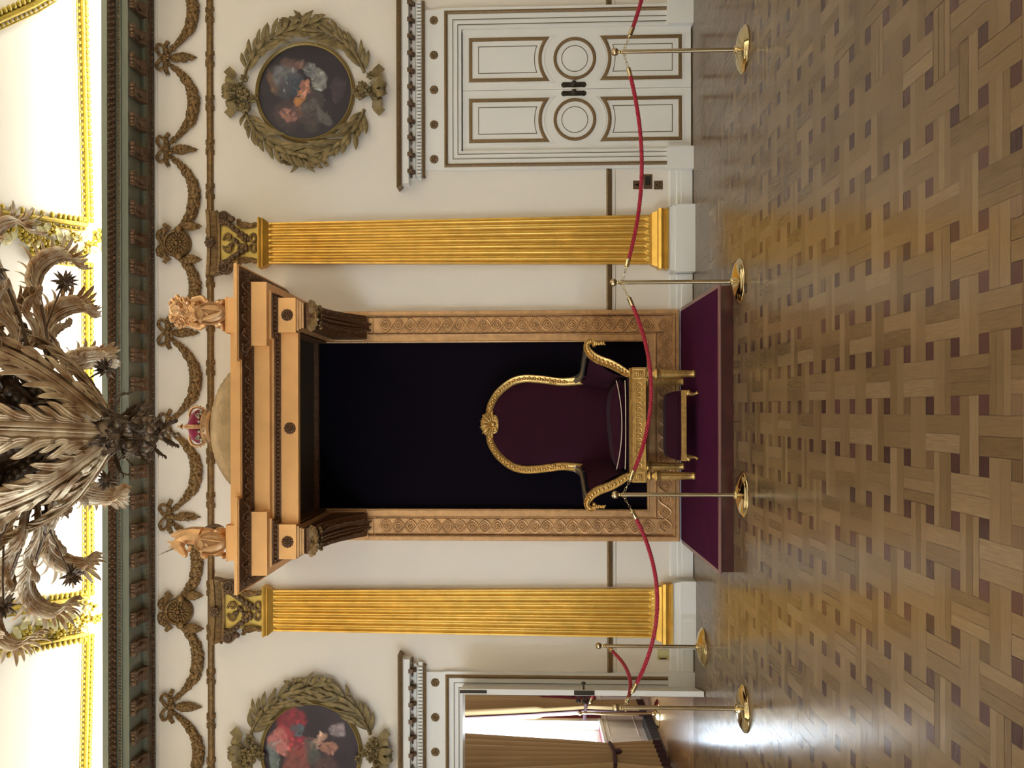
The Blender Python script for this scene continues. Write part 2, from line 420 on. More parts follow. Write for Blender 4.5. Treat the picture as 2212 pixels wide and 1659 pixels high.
# ------------------------------------------------------------------ walls, ceiling
WM = D / FPX                                # metres per photo pixel on the throne wall
def wz(v): return at(v, 885, D).z
DOOR_H = wz(998)
DX1 = at(1240, 191.5, D).x                  # closed double door centre
DX2 = at(1240, 1626.0, D).x                 # open doorway centre
DW = 0.594                                  # one leaf
def wall_front():
    mb = MB(); y0, y1 = D, D + 0.36
    z1 = 5.9
    a0, a1 = DX2 - DW, DX2 + DW; b0, b1 = DX1 - DW, DX1 + DW
    mb.box(-5.3, a0, y0, y1, 0, z1); mb.box(a1, b0, y0, y1, 0, z1); mb.box(b1, 5.3, y0, y1, 0, z1)
    mb.box(a0, a1, y0, y1, DOOR_H, z1); mb.box(b0, b1, y0, y1, DOOR_H, z1)
    struct(mb.build('wall_front', M_WALL, smooth=False))
wall_front()
def walls():
    mb = MB()
    # left wall with three tall window openings
    ys = [-3.3, -0.575, 0.575, 2.425, 3.575, 5.425, 6.575, D]
    for k in range(0, 7, 2): mb.box(-5.45, -5.15, ys[k], ys[k + 1], 0, 5.9)
    for k in range(1, 6, 2):
        mb.box(-5.45, -5.15, ys[k], ys[k + 1], 0, 0.62); mb.box(-5.45, -5.15, ys[k], ys[k + 1], 3.6, 5.9)
    struct(mb.build('wall_left', M_WALL, smooth=False))
    for n, k in ((1, 1), (2, 3), (3, 5)):
        w = MB(); ya, yb = ys[k], ys[k + 1]
        w.sweep([(-5.3, ya + .03, .65), (-5.3, yb - .03, .65), (-5.3, yb - .03, 3.57), (-5.3, ya + .03, 3.57)], [(-.03, -.04), (.03, -.04), (.03, .04), (-.03, .04)], (1, 0, 0), closed=True)
        w.box(-5.32, -5.28, (ya + yb) / 2 - .015, (ya + yb) / 2 + .015, .65, 3.57)
        for z in (1.35, 2.08, 2.8): w.box(-5.32, -5.28, ya, yb, z - .015, z + .015)
        struct(w.build('window_%d' % n, M_WHITE, smooth=False))
    struct(MB().box(5.15, 5.4, -3.3, D, 0, 5.9).build('wall_right', M_WALL, smooth=False))
    struct(MB().box(-5.4, 5.4, -3.55, -3.3, 0, 5.9).build('wall_rear', M_WALL, smooth=False))
    # coved ceiling over the whole room
    prof = [(D, 5.56), (D - .10, 5.62), (D - .25, 5.71), (D - .46, 5.84), (D - .8, 6.04), (D - 1.2, 6.26), (D - 1.7, 6.48), (D - 2.4, 6.66), (D - 3.4, 6.76), (D - 5, 6.8)]
    pr = prof + [(2.0, 6.8), (0.8, 6.76), (-0.6, 6.62), (-2.0, 6.2), (-3.3, 5.5)]
    mb = MB(); pts = [(-5.4, y, z) for y, z in pr]
    P = [[Vector((x, y, z)) for y, z in pr] for x in (-5.4, 5.4)]
    P2 = [[Vector((x, y, z + .15)) for y, z in pr] for x in (5.4, -5.4)]
    mb.grid(P); mb.grid(P2)
    o = struct(mb.build('ceiling', M_CEIL, angle=60)); 
    o2 = MB()
    for xw in (-5.45, 5.35): o2.box(xw, xw + .1, -3.4, D, 5.8, 7.0)
    struct(o2.build('wall_gable_side', M_CEIL, smooth=False))
    # lower ledge cornices of the three other walls hold their own cove lights
    for (x0, x1, ya, yb) in ((4.7, 5.15, -3.3, D - .6), (-5.15, -4.7, -3.3, D - .6)):
        struct(MB().box(x0, x1, ya, yb, 5.2, 5.48).build('trim_20', M_CORN, smooth=False))
    struct(MB().box(-4.7, 4.7, -3.3, -2.85, 5.2, 5.48).build('trim_21', M_CORN, smooth=False))
walls()

def ceil_pt(X, Y, off=0.0):
    pr = [(D, 5.56), (D - .10, 5.62), (D - .25, 5.71), (D - .46, 5.84), (D - .8, 6.04), (D - 1.2, 6.26), (D - 1.7, 6.48), (D - 2.4, 6.66), (D - 3.4, 6.76), (D - 5, 6.8)]
    for k in range(len(pr) - 1):
        (ya, za), (yb, zb) = pr[k], pr[k + 1]
        if Y <= ya + 1e-6 and Y >= yb:
            t = (ya - Y) / (ya - yb); n = Vector((0, -(za - zb), -(ya - yb))); n = Vector((0, (zb - za) * -1, (yb - ya)))
            n = n.normalized()
            return Vector((X, Y, za + (zb - za) * t)) + n * off
    return Vector((X, Y, 6.8 - off))
def ceil_hit(x, y, off=0.0):
    lo, hi = 5.0, D
    for _ in range(40):
        m = (lo + hi) / 2; p = at(x, y, m)
        if p.z < ceil_pt(p.x, m).z: lo = m if False else lo; hi = hi if False else hi
        if p.z > ceil_pt(p.x, m).z: hi = m
        else: lo = m
    p = at(x, y, lo); return ceil_pt(p.x, lo, off)

# ------------------------------------------------------------------ main cornice
def cornice():
    zc = lambda v, o: at(v, 885, D - o).z
    zs = zc(306, .13)                                    # soffit between the brackets
    prof = [(.0, zc(335, 0)), (.02, zc(333, .02)), (.045, zc(328, .045)), (.07, zc(325, .07)), (.07, zc(321, .07)), (.10, zc(318, .10)), (.13, zc(312, .13)), (.13, zs),
            (.43, zs), (.43, zc(263, .43)), (.45, zc(262, .45)), (.45, zc(252, .45)), (.465, zc(251, .465)), (.49, zc(246, .49)), (.54, zc(239, .54)), (.56, zc(234, .56)), (.58, zc(232.5, .58)), (.58, zc(220, .58)), (.3, zc(220, .58) + .004), (0, zc(220, .58) + .004)]
    mb = MB().profx([(D - o, z) for o, z in prof], -5.15, 5.15)
    c = struct(mb.build('trim_1', M_CORN, angle=30))
    def part(mb_, nm, m): return mb_.build(nm, m, c)
    mb = MB(); x = -5.1
    while x < 5.1:
        mb.blob((x, D - .105, zc(313.5, .11)), (.017, .016, .017)); x += .0405
    part(mb, 'bead_row', M_OLD)
    mb = MB(); x = -5.1; f = lambda v, o: (D - o, zc(v, o))
    mb.profx([f(334.6, .001), f(333, .022), f(326, .072), f(321.5, .072), f(321, .001)], -5.1, 5.1)
    while x < 5.1:
        mb.blob((x, D - .045, zc(330, .05)), (.018, .016, .014)); mb.blob((x + .03, D - .055, zc(328, .06)), (.006, .02, .018)); x += .06
    part(mb, 'egg_band', M_DARKG)
    mb = MB(); x = -5.1
    while x < 5.1:
        mb.blob((x, D - .455, zc(257, .46)), (.010, .009, .011)); x += .0305
    part(mb, 'bead_row', M_OLD)
    mb = MB(); x = -5.1
    mb.profx([f(251, .455), f(250.8, .466), f(246, .494), f(239, .545), f(234, .563), f(234, .45)], -5.1, 5.1)
    while x < 5.1:
        mb.blob((x, D - .50, zc(246, .50)), (.019, .014, .019)); mb.blob((x + .027, D - .535, zc(241, .54)), (.010, .022, .022))
        mb.blob((x + .014, D - .56, zc(236, .56)), (.012, .012, .012)); x += .054
    part(mb, 'leaf_band', M_DARKG)
    # scroll brackets
    y0 = 447.0
    def bracket():
        b = MB(); w = .062; dz = zs - 5.325
        pr = [(D - .13, 5.322), (D - .15, 5.25), (D - .19, 5.243), (D - .22, 5.262), (D - .27, 5.285), (D - .33, 5.277), (D - .37, 5.268), (D - .40, 5.275), (D - .415, 5.30), (D - .41, 5.322)]
        pr = [(y, z + dz) for y, z in pr]
        b.profx(pr, -w, w)
        for sx in (-1, 1):
            b.tube([(sx * w, D - .385 + .028 * cos(a * .5) * (1 - a / 30), 5.295 + dz + .028 * sin(a * .5) * (1 - a / 30)) for a in range(0, 26)], .006, 5)
        for k in range(5): b.blob((0, D - .20 - .045 * k, 5.262 + dz + .004 * k), (.036 - .004 * k, .02, .02))
        for k in (-1, 0, 1): b.blob((k * .034, D - .415, 5.295 + dz), (.015, .012, .024))
        return b
    xs = []
    first = None
    step = 64.9 * (D - .41) / FPX
    x0 = at(285, 447, D - .41).x
    k0 = int((5.0 - x0) / step)
    for k in range(-60, 60):
        X = x0 - k * step
        if abs(X) > 4.95: continue
        if first is None:
            first = bracket().build('bracket', M_DARKG, c); first.location = (X, 0, 0)
        else:
            q = first.copy(); col.objects.link(q); q.parent = c; q.location = (X, 0, 0)
cornice()

# thin line below the cornice and the reeded gilt rod
def rod():
    mb = MB().profx([(D, wz(339)), (D - .012, wz(339)), (D - .012, wz(342)), (D, wz(343))], -5.15, 5.15)
    struct(mb.build('trim_2', M_WALL))
    zr = wz(455.5) 
    R = .036; n = 34; mb = MB(); P = []
    xs = [-5.1 + .2 * i for i in range(52)]
    for X in xs:
        row = []
        for k in range(n + 1):
            a = pi * k / n
            rr = R * (1 - .10 * abs(sin(a * 4.5)))
            row.append(Vector((X, D - rr * sin(a) * 1.1 - .001, zr + rr * cos(a))))
        P.append(row)
    mb.grid(P); mb.box(-5.1, 5.1, D - .01, D, zr - .03, zr + .03)
    o = struct(mb.build('trim_3', M_OLD, angle=50))
    mb = MB(); step = 96.5 * WM; X = at(455, 128, D).x + step * 3
    while X > -4.9:
        for s_ in (-1, 1):
            for off in (-.012, .012):
                pts = [Vector((X + s_ * (-.06 + .12 * t / 10) + off, D - (R * 1.16) * sin(pi * t / 10) - .002, zr + (R * 1.06) * cos(pi * t / 10))) for t in range(11)]
                mb.tube(pts, .009, 6)
        X -= step
    mb.build('ribbon_lashing', M_OLD, o)
rod()

# ------------------------------------------------------------------ ceiling ornament
def ceiling_trim():
    def band(pts, w, m, name, bead=.05):
        mb = MB(); 
        mb.tube(pts, w * .30, 8); 
        L = 0
        for i in range(len(pts) - 1):
            a, b = Vector(pts[i]), Vector(pts[i + 1]); d = (b - a); n = max(1, int(d.length / bead))
            sd = d.normalized().cross(Vector((0, .5, 1))).normalized()
            for k in range(n):
                p = a + d * ((k + .5) / n)
                mb.blob(p + sd * w * .62, (w * .36, w * .36, w * .25)); mb.blob(p - sd * w * .5, (w * .2, w * .2, w * .2))
            mb.tube([a - sd * w * .75, b - sd * w * .75], w * .09, 6); mb.tube([a + sd * w * .25, b + sd * w * .25], w * .09, 6)
        return struct(mb.build(name, m))
    # three panels: borders follow the cove
    def bl(x, y): return ceil_hit(x, y, .02)
    n = [4]
    def border(a, b, w):
        k = 10; pts = [bl(a[0] + (b[0] - a[0]) * i / k, a[1] + (b[1] - a[1]) * i / k) for i in range(k + 1)]
        band(pts, w, M_CGILT, 'trim_%d' % n[0]); n[0] += 1
    border((173, -60), (187, 482), .080)
    border((-30, 455), (186, 487), .080)
    border((186, 566), (188, 1288), .080)
    border((60, 549), (186, 565), .080)
    border((-30, 1322), (190, 1290), .080)
    border((188, 1370), (180, 1720), .080)
    border((188, 1368), (-40, 1412), .080)
    # corner of the round ceiling panel
    pts = [bl(x, y) for x, y in ((-40, 62), (-10, 48), (30, 30), (70, 12), (110, -12))]
    band(pts, .085, M_CGILT, 'trim_%d' % n[0])
    # carved flower garlands lying on the ribs of the cove
    def flowers(a, b, label, seed):
        rn = random.Random(seed); root = thing('flower_garland', label, 'plaster garland', bl(*a), 'gilt flower garlands on the ceiling ribs')
        lf = MB(); fl = MB()
        for i in range(34):
            t = (i + rn.random()) / 34; x = a[0] + (b[0] - a[0]) * t; y = a[1] + (b[1] - a[1]) * t + rn.uniform(-20, 20)
            p = ceil_hit(x, y, .03 + rn.random() * .03); r = .035 + .02 * rn.random()
            if i % 2:
                fl.lathe([(.001, .02), (.5 * r, .022), (r, 0), (.7 * r, -.02)], p, 8, 'z')
                for k in range(6): fl.blob(p + Vector((r * .9 * cos(k * pi / 3), -.2 * r * sin(k * pi / 3), r * .9 * sin(k * pi / 3))), (r * .42, r * .35, r * .42))
                fl.blob(p + Vector((0, -.03, -.03)), r * .35)
            else:
                an = rn.uniform(0, 2 * pi); d = Vector((cos(an), .35 * sin(an), sin(an) * .8))
                lf.leaf([p - d * .07, p + Vector((0, -.03, -.02)), p + d * .08], d.cross(Vector((0, 1, 1))), .03, 3, n=8, m=5)
                lf.blob(p, (.045, .04, .03))
        lf.build('leaves', mat('pale_gilt_leaf', lin(196, 188, 140), .5, .2), root); fl.build('blossoms', M_CGILT, root)
    flowers((222, 530), (-10, 497), 'gilt flower garland on the ceiling rib nearer the closed double door', 5)
    flowers((222, 1322), (20, 1372), 'gilt flower garland on the ceiling rib nearer the open doorway', 6)
ceiling_trim()
# ------------------------------------------------------------------ frieze: bows, festoons, medallions
def frieze():
    nodes = [(-73, 'bow'), (127, 'bow'), (325, 'bow'), (527.5, 'med'), (719, 'bow'), (921, 'bow'), (1116, 'bow'), (1319, 'med'), (1525, 'bow'), (1725, 'bow')]
    def P(x, y, off=0.0):
        p = at(x, y, D); return Vector((p.x, D - off, p.z))
    def vx(y): return 357 + (y - 127) * .0075
    rn = random.Random(11)
    # one festoon, built around its middle
    def festoon_mesh(span_px):
        mb = MB(); h = span_px * WM / 2; n = 62
        for i in range(n + 1):
            t = -1 + 2 * i / n
            x = t * h * .94; sag = (1 - abs(t) ** 2.3) * 66 * WM - 16 * WM
            r = .010 + .040 * (1 - abs(t) ** 2.2) ** .8
            mb.blob((x, -.02, -sag), (r * .8, r * .6, r * .8))
            for k in range(5):
                a = rn.uniform(-1.9, 1.9); q = rn.uniform(.32, .5) * r
                mb.blob((x + rn.uniform(-.012, .012), -.02 - r * .75 * abs(cos(a)), -sag + r * .85 * sin(a)), (q * rn.uniform(.8, 1.4), q, q * rn.uniform(.8, 1.3)), Matrix.Rotation(rn.uniform(0, 3), 3, 'Y'))
        return mb
    labs = ['gilt plaster festoon on the frieze, cut by the top edge of the photo',
            'gilt plaster festoon above the dark round painting, between the two bows there',
            '',
            '',
            'gilt plaster festoon running behind the gilded lion to the bow over the crown',
            'gilt plaster festoon from the bow over the crown towards the unicorn',
            'gilt plaster festoon passing behind the unicorn head to the rosette medallion',
            'gilt plaster festoon between the rosette medallion and the bow above the crimson painting',
            'gilt plaster festoon cut by the bottom edge of the photo']
    labs[2] = 'gilt plaster festoon ending at the rosette medallion, on the closed door side'
    labs[3] = 'gilt plaster festoon between a rosette medallion and the bow beside the gilded lion'
    base = None
    for i in range(9):
        y0, y1 = nodes[i][0], nodes[i + 1][0]
        a = P(vx(y0) + 14, y0); b = P(vx(y1) + 14, y1); c = (a + b) / 2
        if base is None:
            base = festoon_mesh(200).build('plaster_festoon', M_OLD); bz = base.location.copy()
            o = base; 
        else:
            o = base.copy(); col.objects.link(o)
        o.location = Vector((c.x, D + bz.y, c.z + bz.z))
        o.scale = (abs(a.x - b.x) / (200 * WM), 1, 1)
        tag(o, labs[i], 'festoon', 'plaster festoons along the frieze')
    # bow with hanging drop
    def drop(mb, x, z0, L, rmax=.036):
        for i in range(22):
            t = i / 21; r = .008 + rmax * sin(pi * (t ** .8)) ** .9
            mb.blob((x, -.02, z0 - L * t), (r * .8, r * .6, .016))
            for k in range(4):
                a = rn.uniform(-1.8, 1.8); q = r * rn.uniform(.35, .5)
                mb.blob((x + r * .75 * sin(a), -.02 - r * .6 * abs(cos(a)), z0 - L * t + rn.uniform(-.01, .01)), (q, q, q * 1.3))
    def ribbon(mb, pts, w=.026):
        pts = catmull(pts, 22); P_ = []
        for i, p in enumerate(pts):
            d = pts[min(i + 1, len(pts) - 1)] - pts[max(i - 1, 0)]; sd = Vector((-d.z, 0, d.x)).normalized()
            rip = .006 * sin(i * 1.7)
            P_.append([p + sd * w * q + Vector((0, -.012 * (1 - q * q) + rip, 0)) for q in (-1, -.5, 0, .5, 1)])
        mb.grid(P_); mb.grid([[q + Vector((0, .012, 0)) for q in row][::-1] for row in P_])
    def bow_thing(label, loc, with_drop):
        root = thing('ribbon_bow', label, 'bow', loc, 'plaster ribbon bows along the frieze')
        mb = MB()
        for s in (-1, 1):
            ribbon(mb, [(0, -.03, -.01), (s * .03, -.045, .045), (s * .085, -.05, .075), (s * .125, -.05, .045), (s * .10, -.04, .005), (s * .045, -.035, -.005), (0, -.03, -.01)], .015)
            ribbon(mb, [(0, -.03, 0), (s * .06, -.045, -.02), (s * .11, -.035, .01 - .02), (s * .165, -.02, -.035)], .020)
            ribbon(mb, [(s * .02, -.02, -.02), (s * .05, -.03, -.03), (s * .085, -.03, -.02)], .02)
        mb.blob((0, -.045, -.012), (.028, .022, .03))
        for k in range(8): mb.blob((rn.uniform(-.04, .04), -.04, rn.uniform(-.06, .02)), (.016, .014, .02))
        mb.build('ribbon', M_OLD, root, world=False)
        if with_drop:
            m2 = MB(); drop(m2, 0, -.055, 58 * WM); m2.build('drop', M_OLD, root, world=False)
        return root
    b_lab = {1: 'gilt ribbon bow with hanging drop, nearest the top edge of the photo', 2: 'gilt ribbon bow with hanging drop, between the dark round painting and the rosette medallion',
             4: 'gilt ribbon bow with hanging drop right beside the gilded lion', 5: 'gilt ribbon bow without a drop, directly over the crown',
             6: 'gilt ribbon bow with hanging drop just before the unicorn', 8: 'gilt ribbon bow with hanging drop above the red figured round painting'}
    for i, (y, k) in enumerate(nodes):
        if k == 'bow' and i in b_lab:
            bow_thing(b_lab[i], P(vx(y), y), i != 5)
        if k == 'med':
            lab = 'round rosette medallion above the pilaster nearer the ' + ('closed double door' if i == 3 else 'open doorway')
            root = thing('rosette_medallion', lab, 'medallion', P(386 + (4 if i > 5 else 0), y, .035), 'rosette medallions on the frieze')
            R = 30 * WM
            mb = MB().lathe([(R * .99, -.034), (R * .80, .0), (R * .82, .035), (R * .92, .045), (R, .03), (R * 1.02, 0)], (0, 0, 0), 36, 'y')
            mb.lathe([(0.001, .012), (R * .8, .012)], (0, 0, 0), 36, 'y')
            mb.build('rim', M_OLD, root, world=False)
            mb = MB()
            for q in range(18):
                a = 2 * pi * q / 18; m_ = Matrix.Rotation(-a, 3, 'Y')
                mb.blob((R * .60 * cos(a), -.016, R * .60 * sin(a)), (R * .19, .016, R * .085), m_)
            for q in range(10):
                a = 2 * pi * q / 10; mb.blob((R * .30 * cos(a), -.03, R * .30 * sin(a)), (R * .12, .016, R * .09), Matrix.Rotation(-a, 3, 'Y'))
            mb.blob((0, -.035, 0), (R * .17, .02, R * .17))
            mb.build('petals', M_OLD, root, world=False)
            mb = MB()
            for s in (-1, 1):
                ribbon(mb, [(s * .01, -.02, R * 1.05), (s * .06, -.03, R + .05), (s * .11, -.03, R + .035), (s * .15, -.02, R * .75), (s * .19, -.02, R * .95)], .02)
                ribbon(mb, [(s * .02, -.02, R * 1.0), (s * .10, -.03, R * .95), (s * .17, -.02, R * .5)], .018)
            for q in range(14): mb.blob((rn.uniform(-.12, .12), -.03, R * 1.05 + rn.uniform(-.03, .05)), (.02, .016, .018))
            mb.build('ribbon', M_OLD, root, world=False)
            for s in (-1, 1):
                m2 = MB(); drop(m2, s * 36 * WM, -R * .45, 40 * WM, .034)
                m2.blob((s * .13, -.03, -.02), (.04, .03, .04)); m2.build('drop', M_OLD, root, world=False)
frieze()

# ------------------------------------------------------------------ round paintings in laurel wreaths
def painting(px, py, R_in, label, patches, base, seed, wlabel):
    c = at(px, py, D); c = Vector((c.x, D, c.z)); R = R_in * WM; rn = random.Random(seed)
    root = thing('round_painting', label, 'painting', c + Vector((0, 0, -R * 1.07)), 'round wall paintings')
    # canvas: pigments laid on a fine polar mesh
    nr, na = 84, 168; vs = []; fs = []; cols = []
    from mathutils import noise
    base_p = list(patches); patches = list(patches)
    for _ in range(120):
        c0 = rn.choice(base_p); a_ = rn.uniform(0, 6.28); q_ = rn.uniform(.2, 1.0); v_ = rn.uniform(.55, 1.35)
        patches.append((c0[0] + c0[2] * q_ * cos(a_), c0[1] + c0[3] * q_ * sin(a_), rn.uniform(.025, .09), rn.uniform(.015, .045), rn.uniform(-1.5, 1.5),
                        tuple(min(255, c0[5][k] * v_ + rn.uniform(-8, 8)) for k in range(3)), 1.2))
    def colour(x, z):
        nx = x + .07 * noise.noise(Vector((x * 4, z * 4, seed))) + .03 * noise.noise(Vector((x * 13, z * 13, seed + 4)))
        nz = z + .07 * noise.noise(Vector((x * 4, z * 4, seed + 9))) + .03 * noise.noise(Vector((x * 13, z * 13, seed + 7)))
        r = Vector(base[:3]) * (1 + .35 * noise.noise(Vector((x * 3, z * 3, 2.0))))
        for (cx, cz, rx, rz, an, colr, soft) in patches:
            dx, dz = nx - cx, nz - cz; ca, sa = cos(an), sin(an)
            u = (dx * ca + dz * sa) / rx; v = (-dx * sa + dz * ca) / rz
            d = sqrt(u * u + v * v); k = max(0, min(1, (1.1 - d) / (soft * .55)))
            k = k * k * (3 - 2 * k) * (.75 + .4 * noise.noise(Vector((x * 9, z * 9, 5.0))))
            r = r.lerp(Vector(lin(*colr)[:3]), max(0, min(1, k)))
        return r
    for i in range(nr + 1):
        for j in range(na):
            rr = i / nr; a = 2 * pi * j / na; x, z = rr * cos(a), rr * sin(a)
            vs.append((R * x, -.02, R * z)); cols.append(colour(x, z))
    for i in range(nr):
        for j in range(na):
            a = i * na + j; b = i * na + (j + 1) % na
            fs.append((a, b, (i + 1) * na + (j + 1) % na, (i + 1) * na + j))
    me = bpy.data.meshes.new('canvas'); me.from_pydata(vs, [], fs); me.update(); me.shade_smooth()
    ca = me.color_attributes.new('pigment', 'FLOAT_COLOR', 'POINT')
    for i, q in enumerate(cols): ca.data[i].color = (q.x, q.y, q.z, 1)
    m = bpy.data.materials.new('oil_pigment'); m.use_nodes = True; nt = m.node_tree; b = nt.nodes['Principled BSDF']
    a = nt.nodes.new('ShaderNodeVertexColor'); a.layer_name = 'pigment'; nt.links.new(a.outputs[0], b.inputs['Base Color']); b.inputs['Roughness'].default_value = .45
    me.materials.append(m)
    o = bpy.data.objects.new('canvas', me); col.objects.link(o); o.parent = root; o.location = c - root.location
    mb = MB().lathe([(R * .995, .015), (R, .04), (R * 1.03, .052), (R * 1.05, .04), (R * 1.065, .045), (R * 1.08, .02), (R * 1.08, 0), (R * .995, 0)], c, 72, 'y')
    mb.build('frame', mat('dull_gilt_frame', lin(148, 124, 72), .42, .45, bump=.1), root)
    # wreath
    Rw = 136 * WM; w = thing('laurel_wreath', wlabel, 'wreath', c + Vector((0, 0, -Rw)), 'laurel wreaths round the paintings')
    for q, (sx, sz) in enumerate(((1, 1), (-1, 1), (1, -1), (-1, -1))):
        mb = MB(); n = 34
        a_start = .30; a_end = pi / 2 + .30
        path = []
        for i in range(n + 1):
            t = i / n; a = a_start + (a_end - a_start) * t       # angle from the vertical towards the side
            rr = Rw * (1 + (.16 if sz > 0 else .10) * max(0, t - .70) / .30)
            path.append(c + Vector((sx * rr * sin(a), -.03 - .02 * sin(pi * t) - (.02 if sz > 0 else 0), sz * rr * cos(a))))
        mb.tube(path, [.018 - .012 * i / n for i in range(n + 1)], 7)
        for i in range(1, n, 1):
            p = path[i]; d = (path[i + 1] - path[i - 1]).normalized(); nrm = Vector((0, -1, 0)); sd = d.cross(nrm)
            for s in (-1, 1, 0):
                if s == 0 and i % 4: continue
                if s and (i + (s > 0)) % 2: continue
                ln = rn.uniform(.17, .27) * (1.0 if i < n - 5 else .70) * (1.0 if s * sx * sz > 0 else .8); sp = rn.uniform(.38, .85)
                dd = (d * cos(sp) + sd * s * sin(sp)).normalized()
                st = p + sd * s * .008
                pts = [st, st + dd * ln * .5 + nrm * .03 + sd * s * .006, st + dd * ln + nrm * rn.uniform(0, .05) - sd * s * .01]
                mb.leaf(pts, dd.cross(nrm), .026 * rn.uniform(.85, 1.2), 1, cup=.35, n=7, m=5, flute=.08, env=lambda t: max(.02, 2.6 * (t + .06) ** .8 * (1 - t) ** .9), lobe_amt=0.0, fwd=0)
        # crossing tip sprig
        mb.build('laurel_branch', M_LAUREL, w)
    for sz in (1, -1):
        mb = MB(); cc = c + Vector((0, -.05, sz * Rw * .97))
        for k in range(13):
            a = rn.uniform(0, 2 * pi); rr = rn.uniform(.0, .13); p = cc + Vector((rr * cos(a) * 1.35, rn.uniform(-.03, .01), rr * sin(a) * 1.0))
            r = rn.uniform(.03, .046)
            mb.lathe([(.001, .01), (.45 * r, .03), (r, .012), (.9 * r, -.02)], p, 9, 'y')
            for s in range(6): mb.blob(p + Vector((r * .95 * cos(s * pi / 3 + k), -.012, r * .95 * sin(s * pi / 3 + k))), (r * .42, r * .28, r * .42))
            mb.blob(p + Vector((0, -.032, 0)), r * .3)
        mb.build('blossom_cluster', M_LAUREL, w)
        mb = MB()
        for s in (-1, 1):
            pts = [cc + Vector((s * .04, 0, sz * .08)), cc + Vector((s * .11, -.04, sz * .14)), cc + Vector((s * .16, -.02, sz * .11)), cc + Vector((s * .225, -.01, sz * .17))]
            mb.leaf(pts, (0, 0, 1), .042, 1, cup=.1, n=12, m=5, flute=.1, env=lambda t: 1.0, lobe_amt=0, fwd=0, thick=.006)
            pts = [cc + Vector((0, 0, sz * .06)), cc + Vector((s * .05, -.05, sz * .15)), cc + Vector((s * .01, -.04, sz * .20)), cc + Vector((0, -.02, sz * .09))]
            mb.leaf(pts, (1, 0, 0), .035, 1, cup=.1, n=12, m=5, env=lambda t: 1.0, lobe_amt=0, fwd=0, thick=.006)
        mb.build('ribbon', M_LAUREL, w)
# upright picture coordinates: x to the room's right, z up, unit disc
painting(660, 201, 101.5, 'dark round painting with pale draped figures, above the closed double door', [
    (-.45, .35, .38, .42, .4, (74, 56, 60), .9), (-.35, -.15, .55, .3, 0, (78, 68, 66), .9), (.35, .45, .30, .34, .3, (120, 118, 120), .8),
    (.15, .30, .34, .26, -.6, (58, 68, 82), .7), (.05, .48, .16, .20, 0, (72, 66, 70), .6), (.30, -.28, .26, .17, .5, (148, 146, 140), .6),
    (.48, -.12, .17, .16, 0, (118, 116, 118), .6), (.10, -.02, .17, .11, .5, (168, 112, 92), .5), (-.12, .10, .22, .10, -.5, (196, 128, 74), .5),
    (-.02, .05, .10, .08, 0, (196, 140, 120), .6), (-.50, .42, .15, .09, .3, (172, 116, 96), .5), (-.55, .30, .10, .15, 0, (146, 100, 90), .5),
    (-.42, .18, .20, .12, .9, (112, 82, 76), .6), (-.30, -.10, .13, .22, .3, (92, 84, 80), .6), (-.52, -.40, .26, .10, .6, (104, 98, 94), .6),
    (.62, .30, .12, .30, -.2, (106, 80, 70), .8), (.05, -.72, .30, .16, 0, (66, 52, 58), .8), (.24, .72, .3, .10, .3, (112, 84, 66), .8)],
    lin(38, 28, 36), 3, 'olive gilt laurel wreath with blossoms round the dark painting above the closed door')
painting(673, 1623, 104.5, 'round painting with crimson draped figure, cut by the bottom edge of the photo', [
    (.62, .42, .32, .34, .3, (150, 40, 54), .5), (.30, .55, .26, .20, .4, (170, 60, 66), .5), (.22, .68, .28, .22, 0, (198, 118, 112), .6),
    (.48, .26, .16, .16, 0, (72, 92, 98), .6), (.10, .20, .26, .20, .2, (150, 42, 60), .5), (.10, .62, .22, .12, .5, (186, 116, 110), .6),
    (-.10, .80, .35, .12, .1, (120, 130, 128), .6), (.22, -.12, .22, .10, -.8, (206, 160, 138), .5), (.45, -.52, .16, .20, .2, (148, 132, 134), .6),
    (.10, -.40, .13, .20, .2, (178, 124, 102), .6), (0, 0, .3, .18, .3, (86, 88, 80), .7), (-.3, .3, .5, .3, 0, (146, 80, 70), .8), (-.4, -.3, .4, .3, 0, (90, 64, 60), .8)],
    lin(46, 30, 36), 8, 'olive gilt laurel wreath round the crimson figured painting above the open doorway')

